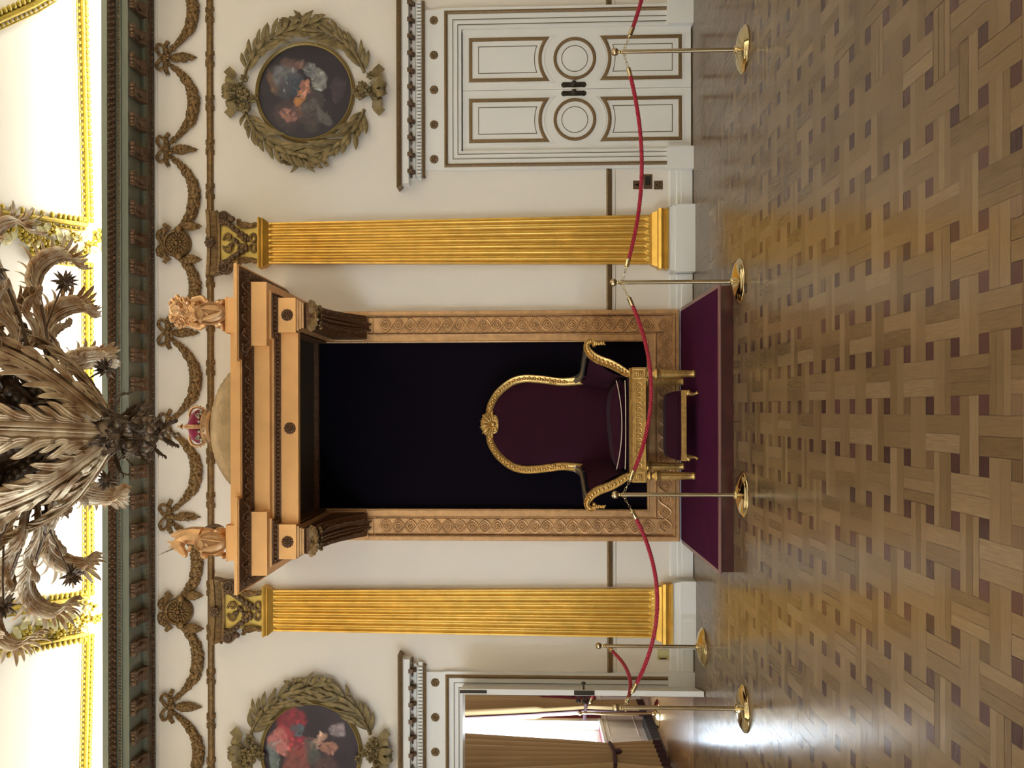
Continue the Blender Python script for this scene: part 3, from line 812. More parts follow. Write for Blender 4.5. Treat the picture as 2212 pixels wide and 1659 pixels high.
# ------------------------------------------------------------------ gilded pilasters
def pilaster(yc_top, yc_bot, lab, dv):
    # dv: image offset of heights on this side
    Xc = (at(580, yc_top, D).x + at(1400, yc_bot, D).x) / 2
    z = lambda v: at(v + dv, 885, D - .06).z
    root = thing('gilded_pilaster', lab, 'pilaster', (Xc, D - .06, 0), 'gilded fluted pilasters')
    pr = .075
    # white plinth
    mb = MB(); w = .322
    mb.box(Xc - w, Xc + w, D - pr - .07, D, 0, z(1458))
    mb.box(Xc - w + .012, Xc + w - .012, D - pr - .055, D, z(1458), z(1450)); mb.box(Xc - w + .02, Xc + w - .02, D - pr - .045, D, z(1450), z(1443))
    mb.build('plinth', M_WHITE, root, smooth=False)
    # moulded base
    mb = MB(); wb = .232
    prof = [(0, z(1443)), (.060, z(1443)), (.060, z(1437)), (.045, z(1436)), (.052, z(1432)), (.060, z(1427)), (.052, z(1421)), (.035, z(1419)), (.026, z(1413)), (.018, z(1408)), (0, z(1406))]
    mb.sweep([(Xc - wb - .0, D, 0), (Xc - wb, D - pr, 0), (Xc + wb, D - pr, 0), (Xc + wb, D, 0)], [(-o, zz) for o, zz in prof], (0, 0, 1))
    mb.build('moulded_base', M_PIL, root, angle=30)
    # shaft with seven flutes, tapering upwards
    zb, zt = z(1407), z(578); wb, wt = .236, .199
    nz = 44; P = []; nx = 113
    def W_(zz): t = (zz - zb) / (zt - zb); return wb + (wt - wb) * t
    zs = [zb + (zt - zb) * q for q in (0, .004, .008, .012, .016, .020, .024, .028, .034, .04)] + [zb + (zt - zb) * (.04 + .90 * i / 20) for i in range(1, 20)] + [zb + (zt - zb) * q for q in (.955, .963, .968, .972, .976, .980, .984, .988, .992, 1)]
    for zz in zs:
        w = W_(zz); row = [Vector((Xc - w, D, zz))]; pitch = 2 * w * .955 / 7; r = pitch * .36
        z0 = zb + .055; z1 = zt - .045
        for i in range(nx):
            x = -w + 2 * w * i / (nx - 1); k = max(-3, min(3, round(x / pitch))); dx = x - k * pitch
            dz = max(0, z0 - zz, zz - z1); d = sqrt(dx * dx + dz * dz)
            dep = .022 * sqrt(max(0, 1 - (d / r) ** 2)) if d < r else 0
            row.append(Vector((Xc + x, D - pr + dep, zz)))
        row.append(Vector((Xc + w, D, zz))); P.append(row)
    mb = MB().grid([r[::-1] for r in P]); mb.build('fluted_shaft', M_PIL, root, angle=50)
    # neck moulding
    mb = MB(); wn = .199
    prof = [(0, z(582)), (.012, z(578)), (.032, z(573)), (.040, z(571)), (.034, z(568)), (.044, z(566)), (.050, z(563)), (.044, z(560)), (0, z(558))]
    mb.sweep([(Xc - wn, D, 0), (Xc - wn, D - pr, 0), (Xc + wn, D - pr, 0), (Xc + wn, D, 0)], [(-o, zz) for o, zz in prof], (0, 0, 1))
    mb.build('neck_moulding', M_PIL, root, angle=30)
    # capital
    cap = MB(); wc = .175; zt_, zb_ = z(478), z(560); pt = pr + .0
    cap.box(Xc - wc, Xc + wc, D - pt, D, zb_, zt_)
    c0 = cap.build('capital', M_BELL, root, smooth=False)
    mb = MB(); wa = .318
    zA = [z(452), z(459), z(460), z(472), z(474), z(479)]
    nA = 26
    def face(x): return .085 + .05 * (abs(x) / wa) ** 2
    rows = []
    for (zz, o, ww) in ((zA[0], .03, 1.0), (zA[1], .03, 1.0), (zA[2], .012, .99), (zA[3], .0, .95), (zA[4], .012, .95), (zA[5], .012, .93), (zA[5], -.02, .90)):
        row = [Vector((Xc - wa * ww, D, zz))]
        for i in range(nA + 1):
            x = (-1 + 2 * i / nA) * wa * ww; row.append(Vector((Xc + x, D - face(x) - o, zz)))
        row.append(Vector((Xc + wa * ww, D, zz))); rows.append(row)
    mb.grid(rows); mb.grid([[Vector((p.x, p.y, zA[0])) for p in rows[0]], [Vector((p.x, D, zA[0])) for p in rows[0]]])
    mb.grid([rows[-1], [Vector((p.x, D, zA[5])) for p in rows[-1]]])
    for i in range(46):
        x = -wa * .9 + 2 * wa * .9 * i / 45
        mb.tube([(Xc + x, D - face(x) - .012, zA[2]), (Xc + x, D - face(x) - .004, zA[3])], .0042, 5)
    mb.build('abacus', M_OLD, c0, angle=50)
    for s in (-1, 1):
        vm = MB(); vc = Vector((Xc + s * .245, D - .14, z(489)))
        pts = []; rad = []
        for i in range(56):
            a = i / 55 * 2 * pi * 2.1; r = .066 * (1 - i / 55 * .86)
            pts.append(vc + Vector((s * r * cos(a + 2.6) * 1, -.03 * i / 55, r * sin(a + 2.6)))); rad.append(.0125 - .006 * i / 55)
        stem = catmull([Vector((Xc + s * .045, D - .085, z(535))), Vector((Xc + s * .09, D - .10, z(520))), Vector((Xc + s * .15, D - .12, z(503))), Vector((Xc + s * .185, D - .13, z(492))), pts[0]], 22)
        vm.tube(stem[:-1] + pts, [.020] * (len(stem) - 1) + rad, 8)
        vm.lathe([(.001, .0), (.060, .0), (.060, -.07), (.05, -.1)], vc + Vector((0, .03, 0)), 20, 'y')
        vm.blob(vc + Vector((0, -.035, 0)), .012)
        for k in range(7):
            p = stem[3 * k + 1]; vm.blob(p + Vector((s * .01, -.01, -.012)), (.028, .022, .022))
        vm.blob(vc + Vector((s * -.02, 0, -.085)), (.03, .03, .034)); vm.blob(vc + Vector((s * .055, 0, .065)), (.014, .014, .014))
        vm.build('volute', M_DARKG, c0)
        # leaf climbing the outer edge and inner scrolls
        lm = MB()
        lm.leaf([Vector((Xc + s * .165, D - .085, z(560))), Vector((Xc + s * .170, D - .10, z(540))), Vector((Xc + s * .180, D - .13, z(524))), Vector((Xc + s * .222, D - .15, z(521)))], (s, 0, 0), .035, 4, cup=.3, n=22, m=7, thick=.01)
        for k in range(12): lm.blob((Xc + s * (.175 + .012 * sin(k)), D - .09, z(558 - 3.2 * k)), (.018, .02, .018))
        lm.blob((Xc + s * .215, D - .13, z(521)), (.016, .016, .026))
        lm.build('acanthus_leaf', M_OLD, c0)
        hm = MB(); hc = Vector((Xc + s * .043, D - .085, z(551)))
        pts = []
        for i in range(36):
            a = -0.2 + i / 35 * 2 * pi * .95; r = .046 * (1 - .55 * i / 35)
            pts.append(hc + Vector((s * (r * cos(a) - .0), -.012, r * sin(a) * .9)))
        hm.tube([Vector((Xc, D - .09, z(560)))] + pts, .0125, 7)
        pts = [Vector((Xc + s * .03, D - .09, z(485)))]
        cc = Vector((Xc + s * .055, D - .10, z(497)))
        for i in range(30):
            a = 1.2 - i / 29 * 2 * pi * .9; r = .036 * (1 - .5 * i / 29); pts.append(cc + Vector((s * r * cos(a), -.01, r * sin(a))))
        hm.tube(pts, .013, 7)
        for k in range(6): hm.blob((Xc + s * (.02 + .012 * k), D - .105, z(533 - 3 * k) + .01 * sin(k * 2)), (.02, .02, .018))
        hm.build('inner_scroll', M_OLD, c0)
    fm = MB(); fc = Vector((Xc, D - .135, z(459)))
    for k in range(8):
        a = k * pi / 4; fm.blob(fc + Vector((.032 * cos(a), 0, .032 * sin(a))), (.022, .018, .018), Matrix.Rotation(-a, 3, 'Y'))
    for k in range(6):
        a = k * pi / 3; fm.blob(fc + Vector((.014 * cos(a), -.018, .014 * sin(a))), .011)
    fm.tube([fc + Vector((0, .03, 0)), fc], .03, 10)
    fm.build('flower', M_DARKG, c0)
    mm = MB()
    for k in range(9): mm.blob((Xc + random.Random(k).uniform(-.05, .05), D - .095, z(540 - 5 * k)), (.026, .022, .020))
    mm.build('central_leafage', M_DARKG, c0)
pilaster(528.3, 519.5, 'gilded fluted pilaster with scrolled capital, between the closed double door and the throne canopy', 0)
pilaster(1317.5, 1320, 'gilded fluted pilaster with scrolled capital, between the throne canopy and the open doorway', 8)

# ------------------------------------------------------------------ dado rail, baseboard
def rails():
    def seg(nm, prof, a, b, m, k): 
        return struct(MB().profx([(D - o, z) for o, z in prof], a, b).build(nm, m, angle=30))
    zr0, zr1 = wz(1322.5), wz(1310.5)
    zw0 = wz(1328)
    frl, frr = at(1310, 1168, D).x, at(1310, 670, D).x
    p1a, p1b = at(1310, 572, D).x, at(1310, 470, D).x
    p2a, p2b = at(1310, 1370, D).x, at(1310, 1266, D).x
    d1a, d1b = DX1 - DW - .175, DX1 + DW + .175
    d2a, d2b = DX2 - DW - .175, DX2 + DW + .175
    spans = [(-5.15, d2a), (d2b, p2a), (p2b, frl), (frr, p1a), (p1b, d1a), (d1b, 5.15)]
    n = 30
    for i, (a, b) in enumerate(spans):
        o = seg('trim_%d' % n, [(0, zr0 + .0), (.022, zr0 + .006), (.030, (zr0 + zr1) / 2), (.038, zr1 - .012), (.034, zr1), (0, zr1)], a, b, M_DGILT, 0)
        seg('trim_%d' % (n + 10), [(0, zw0 - .012), (.006, zw0 - .010), (.014, zw0), (.012, zw0 + .008), (.020, zr0), (0, zr0)], a, b, M_WALL, 0)
        n += 1
    zb = wz(1446)
    zc, zd = wz(1463), wz(1472)
    spans = [(-5.15, d2a + .03), (d2b - .03, p2a - .1), (p2b + .1, p1a - .1), (p1b + .1, d1a + .03), (d1b - .03, 5.15)]
    for i, (a, b) in enumerate(spans):
        seg('baseboard_front' + ('' if i == 0 else '.%03d' % i), [(0, .006), (.030, .006), (.030, zd), (.026, zd + .006), (.026, zc), (.018, zc + .012), (.018, zb - .01), (.010, zb), (0, zb + .004)], a, b, M_WHITE, 0)
        # dark joint where wall meets floor
rails()
# ------------------------------------------------------------------ doors
def gold_prof(w, h=.012): return [(-w / 2, 0), (-w / 2, h * .6), (0, h), (w / 2, h * .6), (w / 2, 0)]
NF = (0, -1, 0)
def door_leaf(parent, name='door_leaf'):
    """hinge at x = 0, face towards -y; returned object is placed by its hinge"""
    H = DOOR_H - .012; c = DW / 2
    slab = MB().box(0, DW - .002, 0, .048, .010, H).build(name, M_WHITE, parent, smooth=False, world=False)
    zc = wz(1243)
    g = MB(); t = MB(); wv = MB()
    def panel(hw, ztop, R, sgn):
        pts = [(c + hw, 0, ztop), (c - hw, 0, ztop)]
        a0 = math.asin(hw / R)
        arc = [(c + R * sin(-a0 + 2 * a0 * i / 14), 0, zc + sgn * R * cos(-a0 + 2 * a0 * i / 14)) for i in range(15)]
        return [Vector(p) for p in pts + arc]
    for sgn, v1, v2 in ((1, 1018, 1035), (-1, 1471, 1454)):
        g.sweep(panel(.198, wz(v1), .339, sgn), gold_prof(.032), NF, closed=True)
        t.sweep(panel(.130, wz(v2), .391, sgn), gold_prof(.007, .004), NF, closed=True)
        wv.sweep(panel(.226, wz(v1) + sgn * .03, .300, sgn), gold_prof(.014, .006), NF, closed=True)
    ring = lambda R: [Vector((c + R * cos(a * pi / 24), 0, zc + R * sin(a * pi / 24))) for a in range(48)]
    g.sweep(ring(.192), gold_prof(.030), NF, closed=True); t.sweep(ring(.126), gold_prof(.007, .004), NF, closed=True)
    g.build('gilt_moulding', M_DGILT, slab, world=False); t.build('fine_line', M_LINE, slab, world=False); wv.build('panel_moulding', M_WHITE, slab, world=False)
    # pierced lock plate with knob
    p = MB(); z0 = wz(1241); x = DW - .042
    p.box(x - .024, x + .024, -.006, 0, z0 - .095, z0 + .095)
    for s in (-1, 1):
        p.lathe([(.0005, .0061), (.026, .006), (.028, 0)], (x, 0, z0 + s * .095), 14, 'y')
        p.lathe([(.012, .006), (.016, .012), (.02, .006)], (x, 0, z0 + s * .075), 14, 'y')
        p.tube([(x - .018, -.008, z0 + s * .03), (x + .015, -.010, z0 + s * .05), (x - .01, -.008, z0 + s * .065)], .004, 6)
    p.lathe([(.024, .0), (.02, .012), (.008, .016), (.008, .034), (.022, .042), (.026, .052), (.02, .062), (.001, .066)], (x, 0, z0), 18, 'y')
    p.build('lock_plate', M_IRON, slab, world=False)
    return slab

def door_surround(Xc, nm, closed):
    zb = wz(1441); hw = DW + .004
    path = [(Xc + hw, D, zb), (Xc + hw, D, DOOR_H), (Xc - hw, D, DOOR_H), (Xc - hw, D, zb)]
    path = path[::-1]
    body = [(-.001, -.36), (-.001, .02), (.034, .02), (.034, .028), (.081, .028), (.081, .036), (.126, .036), (.126, .042), (.165, .046), (.192, .046), (.192, 0), (.05, 0), (.05, -.36)]
    mb = MB().sweep(path, [(u, h) for u, h in body], NF)
    # frieze panel of the overdoor
    wf = .78
    mb.box(Xc - wf, Xc + wf, D - .03, D, wz(956) - .01, wz(917))
    z = lambda v, o: at(v, 885, D - o).z
    for s in (-1, 1):
        a, b = Xc + s * (DW - .003), Xc + s * (DW + .215)
        mb.box(a, b, D - .075, D + .363, 0, zb + .004)
    d = struct(mb.build(nm, M_WHITE, angle=25))
    g = MB(); p2 = [Vector(q) for q in path]
    g.sweep(p2, [(.130, .04), (.130, .05), (.147, .060), (.164, .05), (.164, .04)], NF); g.build('gilt_moulding', M_DGILT, d)
    t = MB()
    for u, h in ((.034, .028), (.081, .036)): t.sweep(p2, [(u - .003, h - .004), (u - .003, h + .002), (u + .003, h + .002), (u + .003, h - .004)], NF)
    t.build('fine_line', M_LINE, d)
    # cornice of the overdoor
    wb = .795
    cpath = [(Xc - wb, D, 0), (Xc - wb, D - .001, 0), (Xc + wb, D - .001, 0), (Xc + wb, D, 0)]
    cpath = [(Xc - wb, D, 0), (Xc - wb, D, 0)]
    def run(prof, m, name):
        q = MB(); base = .0
        q.sweep([(Xc - wb, D + .0, 0), (Xc - wb, D - .002, 0), (Xc + wb, D - .002, 0), (Xc + wb, D, 0)], [(-o, zz) for o, zz in prof], (0, 0, 1))
        q.build(name, m, d, angle=30)
    run([(0, z(920, .05)), (.045, z(920, .05)), (.055, z(916, .05)), (.05, z(912, .05)), (.05, z(900, .06)), (.07, z(898, .06)), (.07, z(896, .07)), (0, z(896, .07))], M_WHITE, 'bed_moulding')
    run([(.03, z(920, .05)), (.056, z(919.5, .05)), (.064, z(916, .06)), (.056, z(912.5, .06)), (.03, z(912, .05))], M_DGILT, 'gilt_moulding')
    run([(0, z(896, .07)), (.072, z(896, .07)), (.074, z(886, .074)), (.135, z(885, .09)), (.135, z(871, .135)), (.15, z(870, .14)), (.15, z(868, .15)), (0, z(868, .15))], M_WHITE, 'corona')
    run([(.10, z(869, .15)), (.152, z(869, .15)), (.165, z(866, .16)), (.182, z(861, .18)), (.186, z(859, .18)), (.186, z(857.5, .186)), (0, z(857.5, .186))], M_DGILT, 'gilt_cyma')
    q = MB(); x = Xc - wb - .06; o = .05; zl, zh = z(910.5, .09), z(902, .09)
    while x < Xc + wb + .05:
        q.box(x, x + .020, D - .088, D - .03, zl, zh); x += .0335
    for s in (-1, 1):
        for k in (0,): q.box(Xc + s * (wb + .05), Xc + s * (wb + .088), D - .06, D - .03, zl, zh)
    q.build('dentils', M_WHITE, d, smooth=False)
    q = MB(); n = 11
    for i in range(n):
        x = Xc - wb - .02 + (2 * wb + .04) * i / (n - 1)
        q.profx([(D - .05, z(897, .07)), (D - .085, z(898, .08)), (D - .11, z(893, .11)), (D - .138, z(889, .13)), (D - .142, z(881, .135)), (D - .05, z(884, .1))], x - .020, x + .020)
        for k in range(3): q.blob((x, D - .085 - .02 * k, z(896 - 2.5 * k, .1)), (.024 - .003 * k, .014, .012))
        for s in (-1, 1): q.blob((x + s * .045, D - .10, z(889, .12)), (.022, .02, .012))
        q.blob((x + .09, D - .06, z(889, .10)), (.03, .01, .012))
    q.build('leaf_brackets', M_DARKG, d)
    for k in range(-2, 3):
        q = MB(); cc = Vector((Xc - k * 75 * WM, D - .032, at(939.5, 885, D).z))
        for t_ in range(6):
            a = t_ * pi / 3 + .3
            q.blob(cc + Vector((.026 * cos(a), 0, .026 * sin(a))), (.018, .012, .0145), Matrix.Rotation(-a, 3, 'Y'))
            q.blob(cc + Vector((.034 * cos(a + .5), 0, .034 * sin(a + .5))), (.009, .007, .009))
        q.blob(cc + Vector((0, -.012, 0)), .010)
        q.build('rosette', M_DGILT, d)
    return d
d1 = door_surround(DX1, 'door_1', True)
MB().box(DX1 - DW - .02, DX1 + DW + .02, D + .09, D + .12, 0, DOOR_H).build('light_block', M_BLK, d1, smooth=False)  # unseen dark panel added to stop light leaking and darken the door gaps
o = wloc(d1)
for s in (-1, 1):
    lf = door_leaf(d1)
    lf.location = Vector((DX1 + s * DW, D + .012, 0)) - o
    lf.scale = (-s, 1, 1)
d2 = door_surround(DX2, 'door_2', False)
o = wloc(d2)
lf = door_leaf(d2)
# this leaf is folded back into the room and shows its edge
hx = DX2 + DW + .01
fe = at(1250, 1502.5, D - .575)
lf.location = Vector((hx, D + .0, 0)) - o
lf.rotation_euler = (0, 0, atan2(fe.y - (D), fe.x - hx))
bm_ = MB().box(DW - .002, DW + .002, .010, .038, DOOR_H - .26, DOOR_H - .012)
bm_.box(DW - .002, DW + .006, .012, .036, DOOR_H - .20, DOOR_H - .185)
bm_.build('edge_bolt', M_IRON, lf, world=False, smooth=False)
bm_ = MB(); zk = wz(1252)
bm_.box(DW - .002, DW + .004, .004, .044, zk - .095, zk + .09)
for s, y0 in ((-1, 0), (1, .048)):
    bm_.tube([(DW - .04, y0, zk), (DW - .04, y0 + s * .045, zk)], .008, 8); bm_.blob((DW - .04, y0 + s * .058, zk), (.022, .016, .022))
bm_.build('lock_case', M_IRON, lf, world=False)
lf2 = door_leaf(d2); lf2.location = Vector((DX2 - DW - .01, D + .0, 0)) - o; lf2.rotation_euler = (0, 0, radians(-105))

# ------------------------------------------------------------------ sockets
def plate(x, y, w, h, label, m, pins, Yd=D):
    c = at(x, y, D); mb = MB(); hw, hh = w * WM / 2, h * WM / 2
    t = thing('wall_socket', label, 'socket', (c.x, D, c.z - hh))
    pts = [(c.x - hw, D, c.z - hh), (c.x + hw, D, c.z - hh), (c.x + hw, D, c.z + hh), (c.x - hw, D, c.z + hh)]
    mb.box(c.x - hw, c.x + hw, D - .006, D, c.z - hh, c.z + hh); mb.box(c.x - hw * .92, c.x + hw * .92, D - .009, D - .006, c.z - hh * .92, c.z + hh * .92)
    mb.build('plate', m, t, smooth=False)
    q = MB()
    for (px, pz, pw, ph) in pins: q.box(c.x + px * hw - pw * hw, c.x + px * hw + pw * hw, D - .0105, D - .008, c.z + pz * hh - ph * hh, c.z + pz * hh + ph * hh)
    q.build('insert', M_BLK, t, smooth=False)
plate(1376.5, 399.5, 18, 18, 'square bronze wall plate with one dark hole, topmost of the three beside the closed door', M_SOCK, [(0, 0, .3, .35), (0, .2, .12, .5)])
plate(1399.5, 392.5, 31, 19, 'wide bronze wall plate with dark panel, half hidden behind the red rope', M_SOCK, [(.1, 0, .6, .6)])
plate(1422, 400, 18.5, 18.5, 'square three-pin wall socket, lowest of the three beside the closed door', M_SOCK, [(0, .35, .16, .26), (-.38, -.3, .22, .14), (.38, -.3, .22, .14)])
plate(1432, 1414, 22, 24, 'pale brass wall plate behind the rope post next to the open doorway', M_SOCKL, [(-.75, 0, .1, .6)])

# ------------------------------------------------------------------ throne surround, velvet, canopy
TX = -.155
DZ = .118                                            # top of the dais
def surround():
    root = thing('throne_surround', 'tall copper-gold frame with linked-circle ornament around the black velvet panel', 'frame', (TX, D, DZ))
    ix = .808; zbi = at(1398.5, 918, D - .07).z; ztop = 3.62; ow = .307
    ow_b = zbi - DZ
    mb = MB()
    def prof(w):
        return [(0, 0), (0, .072), (.010, .078), (.018, .070), (.068, .070), (.078, .078), (.088, .070), (.096, .046), (w - .064, .046), (w - .054, .070), (w - .044, .080), (w - .034, .072), (w - .004, .072), (w, .066), (w, 0)]
    mb.sweep([(TX + ix, D, ztop), (TX + ix, D, zbi), (TX - ix, D, zbi), (TX - ix, D, ztop)], prof(ow), NF)
    mb.build('gilt_frame', M_FRAME, root, angle=25)
    # small top strip closing the opening under the canopy
    MB().box(TX - ix, TX + ix, D - .07, D, wz(687) - .02, wz(672)).build('top_rail', M_CARV, root, smooth=False)
    # blocks that separate the long panel from the bracket panel
    mb = MB()
    for s in (-1, 1):
        x0, x1 = TX + s * (ix + .098), TX + s * (ix + ow - .068)
        za = wz(806); mb.box(x0, x1, D - .068, D, za - .01, za + .055)
        pts = [(x0 + s * .0, D, za), (x1, D, za)]
        mb.box(TX + s * ix, TX + s * (ix + ow), D - .085, D, wz(796) - .006, wz(796) + .006)
        mb.build('panel_divider', M_FRAME, root, smooth=False); mb = MB()
    def guil(A, B, n, name):
        A, B = Vector(A), Vector(B); L = (B - A).length; u = (B - A).normalized(); v = Vector(NF).cross(u); q = MB(); N_ = Vector(NF)
        p = L / n; r = .060
        for s in (-1, 1):
            pts = []; 
            for i in range(n * 8 + 1):
                t = i / 8; pts.append(A + u * (t * p) + v * (s * r * abs(sin(pi * t)) * (1 if int(t) % 2 == 0 or True else -1) * 1.0 if False else A * 0 + u * 0 + v * 0) if False else A + u * (t * p) + v * (s * r * sin(pi * t)) + N_ * (.004 + .004 * cos(pi * t * 1 + (0 if s > 0 else pi))))
            q.tube(pts, .0105, 6)
            pts2 = [A + u * (i / 8 * p) + v * (s * (r - .016) * sin(pi * i / 8)) + N_ * .002 for i in range(n * 8 + 1)]
            q.tube(pts2, .005, 5)
        for k in range(n):
            c = A + u * ((k + .5) * p)
            ring = [c + u * (.030 * cos(a * pi / 8)) + v * (.030 * sin(a * pi / 8)) + N_ * .004 for a in range(16)]
            q.tube(ring, .0085, 6, closed=True)
            for a in range(4):
                g = a * pi / 2
                q.blob(c + u * (.011 * cos(g)) + v * (.011 * sin(g)) + N_ * .006, (.011, .010, .011))
        return q.build(name, M_FRAME, root)
    rec = .046; xg = ix + (.096 + ow - .064) / 2
    zt, zb = wz(822), DZ + ow_b / 2 + .10
    for s in (-1, 1): guil((TX + s * xg, D - rec, zt), (TX + s * xg, D - rec, zb), 22 if False else int(round((zt - zb) / .1205)), 'guilloche')
    wl = 2 * xg + .0; wb_ = zbi - (.096 + ow - .064) / 2
    guil((TX - xg - .05, D - rec, wb_), (TX + xg + .05, D - rec, wb_), 16, 'guilloche')
    # pearl rows
    for s in (-1, 1):
        for uu in (.088, ow - .056):
            q = MB(); z = zt + .03
            while z > zb - .1:
                q.blob((TX + s * (ix + uu), D - .070, z), (.006, .006, .008)); z -= .019
            q.build('pearl_row', M_CARV, root)
    v = MB().box(TX - ix - .02, TX + ix + .02, D - .012, D - .001, zbi - .02, 3.64)
    v.build('velvet_panel', M_BLACK, tagd=('plain black velvet panel hanging behind the throne', 'hanging'), smooth=False)
surround()

def canopy():
    G, CR = 7.714, 7.80
    zG0, zG1 = 3.534, 3.678
    base = [(-1.10, D), (-1.10, G), (-.809, G), (-.809, CR), (.809, CR), (.809, G), (1.10, G), (1.10, D)]
    path = [(TX + x, y, 0) for x, y in base]
    root = thing('throne_canopy', 'deep orange-gold canopy with breaking cornice projecting from the wall over the throne', 'canopy', (TX, D, 3.13))
    def run(prof, m, nm, ang=30):
        q = MB().sweep(path, [(-o, z) for o, z in prof], (0, 0, 1)); return q.build(nm, m, root, angle=ang)
    def opath(o):
        pts = [Vector(p) for p in path]; out = []
        for i, p in enumerate(pts):
            a = (p - pts[i - 1]).normalized() if i else (pts[1] - p).normalized()
            b = (pts[i + 1] - p).normalized() if i < len(pts) - 1 else a
            N = Vector((0, 0, 1)); sd = N.cross(a) + N.cross(b); sd = sd / sd.length_squared * 2
            out.append(p - sd * o)
        return out
    run([(-.07, zG0), (0, zG0), (0, zG1), (-.07, zG1)], M_CANO, 'frieze_fascia')
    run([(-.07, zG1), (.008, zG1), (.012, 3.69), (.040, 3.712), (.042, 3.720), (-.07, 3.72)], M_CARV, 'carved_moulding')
    run([(-.07, 3.72), (.055, 3.722), (.060, 3.738), (.095, 3.742), (.119, 3.743), (.119, 3.870), (-.07, 3.87)], M_CANO, 'corona_fascia')
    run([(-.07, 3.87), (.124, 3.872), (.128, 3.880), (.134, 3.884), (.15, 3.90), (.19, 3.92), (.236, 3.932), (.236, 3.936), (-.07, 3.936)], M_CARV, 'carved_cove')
    run([(-.07, 3.936), (.240, 3.936), (.240, 3.942), (.254, 3.945), (.254, 3.972), (-.07, 3.972)], M_CANO, 'crown_moulding')
    # carving: scrolls on the cove, leaf rows on the lower moulding
    q = MB(); pts = opath(.18); rn = random.Random(4)
    for i in range(len(pts) - 1):
        a, b = pts[i], pts[i + 1]; L = (b - a).length; u = (b - a) / L; n_ = Vector((0, 0, 1)).cross(u) * -1
        n = max(1, int(round(L / .125)))
        for k in range(n):
            c = a + u * (L * (k + .5) / n)
            sg = 1 if k % 2 else -1
            w_ = [c + u * (L / n * (-.5 + t / 10)) + n_ * (.028 * sin(2 * pi * t / 10) * 1.0) + Vector((0, 0, 3.902 + .018 * sin(2 * pi * t / 10) - .004)) for t in range(11)]
            q.tube(w_, .0055, 5)
            for t in range(4):
                p = c + u * (L / n * rn.uniform(-.4, .4)) + n_ * rn.uniform(-.035, .03)
                q.blob(p + Vector((0, 0, 3.900 + (p - c).dot(n_) * .55)), (.012, .012, .009))
    q.build('scroll_carving', M_CARV, root)
    q = MB(); pts = opath(.024)
    for i in range(len(pts) - 1):
        a, b = pts[i], pts[i + 1]; L = (b - a).length; u = (b - a) / L; n = int(L / .034)
        for k in range(n):
            c = a + u * (L * (k + .5) / n); q.blob(c + Vector((0, 0, 3.697)), (.013, .013, .013))
            if k % 2: q.blob(c + Vector((0, 0, 3.712)) , (.007, .016, .007))
    q.build('leaf_carving', M_CARV, root)
    # rosettes on the frieze
    for (x, y) in ((-.955, G), (0, CR), (.955, G)):
        q = MB(); c = Vector((TX + x, y, 3.604))
        for k in range(12):
            a = k * pi / 6; q.blob(c + Vector((.040 * cos(a), -.004, .040 * sin(a))), (.012, .008, .011))
        for k in range(8):
            a = k * pi / 4; q.blob(c + Vector((.022 * cos(a), -.010, .022 * sin(a))), (.010, .010, .008), Matrix.Rotation(-a, 3, 'Y'))
        q.lathe([(.001, .012), (.036, .008), (.046, 0)], c, 20, 'y'); q.blob(c + Vector((0, -.018, 0)), .009)
        q.build('rosette', M_CARV, root)
    # ribbed gilt surface is painted flat; roof boards and dark recessed soffit
    MB().box(TX - 1.03, TX + 1.03, G + .06, D, 3.95, 3.968).build('roof_board', M_CANO, root, smooth=False)
    MB().box(TX - .80, TX + .80, CR + .07, D - .072, 3.66, 3.68).build('soffit', mat('dark_soffit_paint', lin(70, 62, 50), .6), root, smooth=False)
    mb = MB()
    for s in (-1, 1):
        mb.box(TX + s * .815, TX + s * 1.03, G + .07, D, 3.56, 3.70)
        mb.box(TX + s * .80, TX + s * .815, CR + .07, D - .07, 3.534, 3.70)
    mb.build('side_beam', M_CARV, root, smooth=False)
    # parapet and the two pedestals
    MB().box(TX - .83, TX + .83, 7.562, 7.66, 3.972, 4.03).build('parapet', M_CANO, root, smooth=False)
    for s in (-1, 1):
        MB().box(TX + s * .795, TX + s * 1.085, 7.53, 7.86, 3.972, 4.056).box(TX + s * .79, TX + s * 1.09, 7.525, 7.865, 4.05, 4.058).build('pedestal', M_CANO, root, smooth=False)
    # console brackets
    for s in (-1, 1):
        x0, x1 = .835, 1.075
        mb = MB()
        for (dx, ya, za, zb) in ((.010, 7.735, 3.515, 3.534), (-.004, 7.75, 3.498, 3.515), (-.014, 7.765, 3.48, 3.498)):
            mb.box(TX + s * (x0 - dx), TX + s * (x1 + dx), ya, D, za, zb)
        mb.build('bracket_moulding', M_FRAME, root, smooth=False)
        mb = MB()
        pr = [(7.80, 3.482), (7.775, 3.46), (7.785, 3.425), (7.83, 3.40), (7.90, 3.405), (8.0, 3.42), (8.15, 3.41), (8.35, 3.375), (8.55, 3.315), (8.72, 3.235), (8.84, 3.17), (8.90, 3.145), (8.955, 3.145), (8.975, 3.17), (8.975, 3.22), (D, 3.22), (D, 3.482)]
        mb.extr([(TX + s * (x0 + .01), y, z) for y, z in pr], (s * (x1 - x0 - .02), 0, 0))
        con = mb.build('console', M_CARV, root, angle=30)
        xc = TX + s * (x0 + x1) / 2
        q = MB().acanthus([(xc, 7.86, 3.36), (xc, 7.94, 3.385), (xc, 8.10, 3.392), (xc, 8.35, 3.352), (xc, 8.62, 3.267), (xc, 8.80, 3.170), (xc, 8.88, 3.135)], (1, 0, 0), .122, 15, 3, .22, .4)
        q.tube([(xc, 8.9, 3.135), (xc, 8.6, 3.265), (xc, 8.3, 3.355), (xc, 8.05, 3.385)], .010, 6)
        q.build('acanthus_leaf', M_CARV, con)
        q = MB(); rn = random.Random(6)
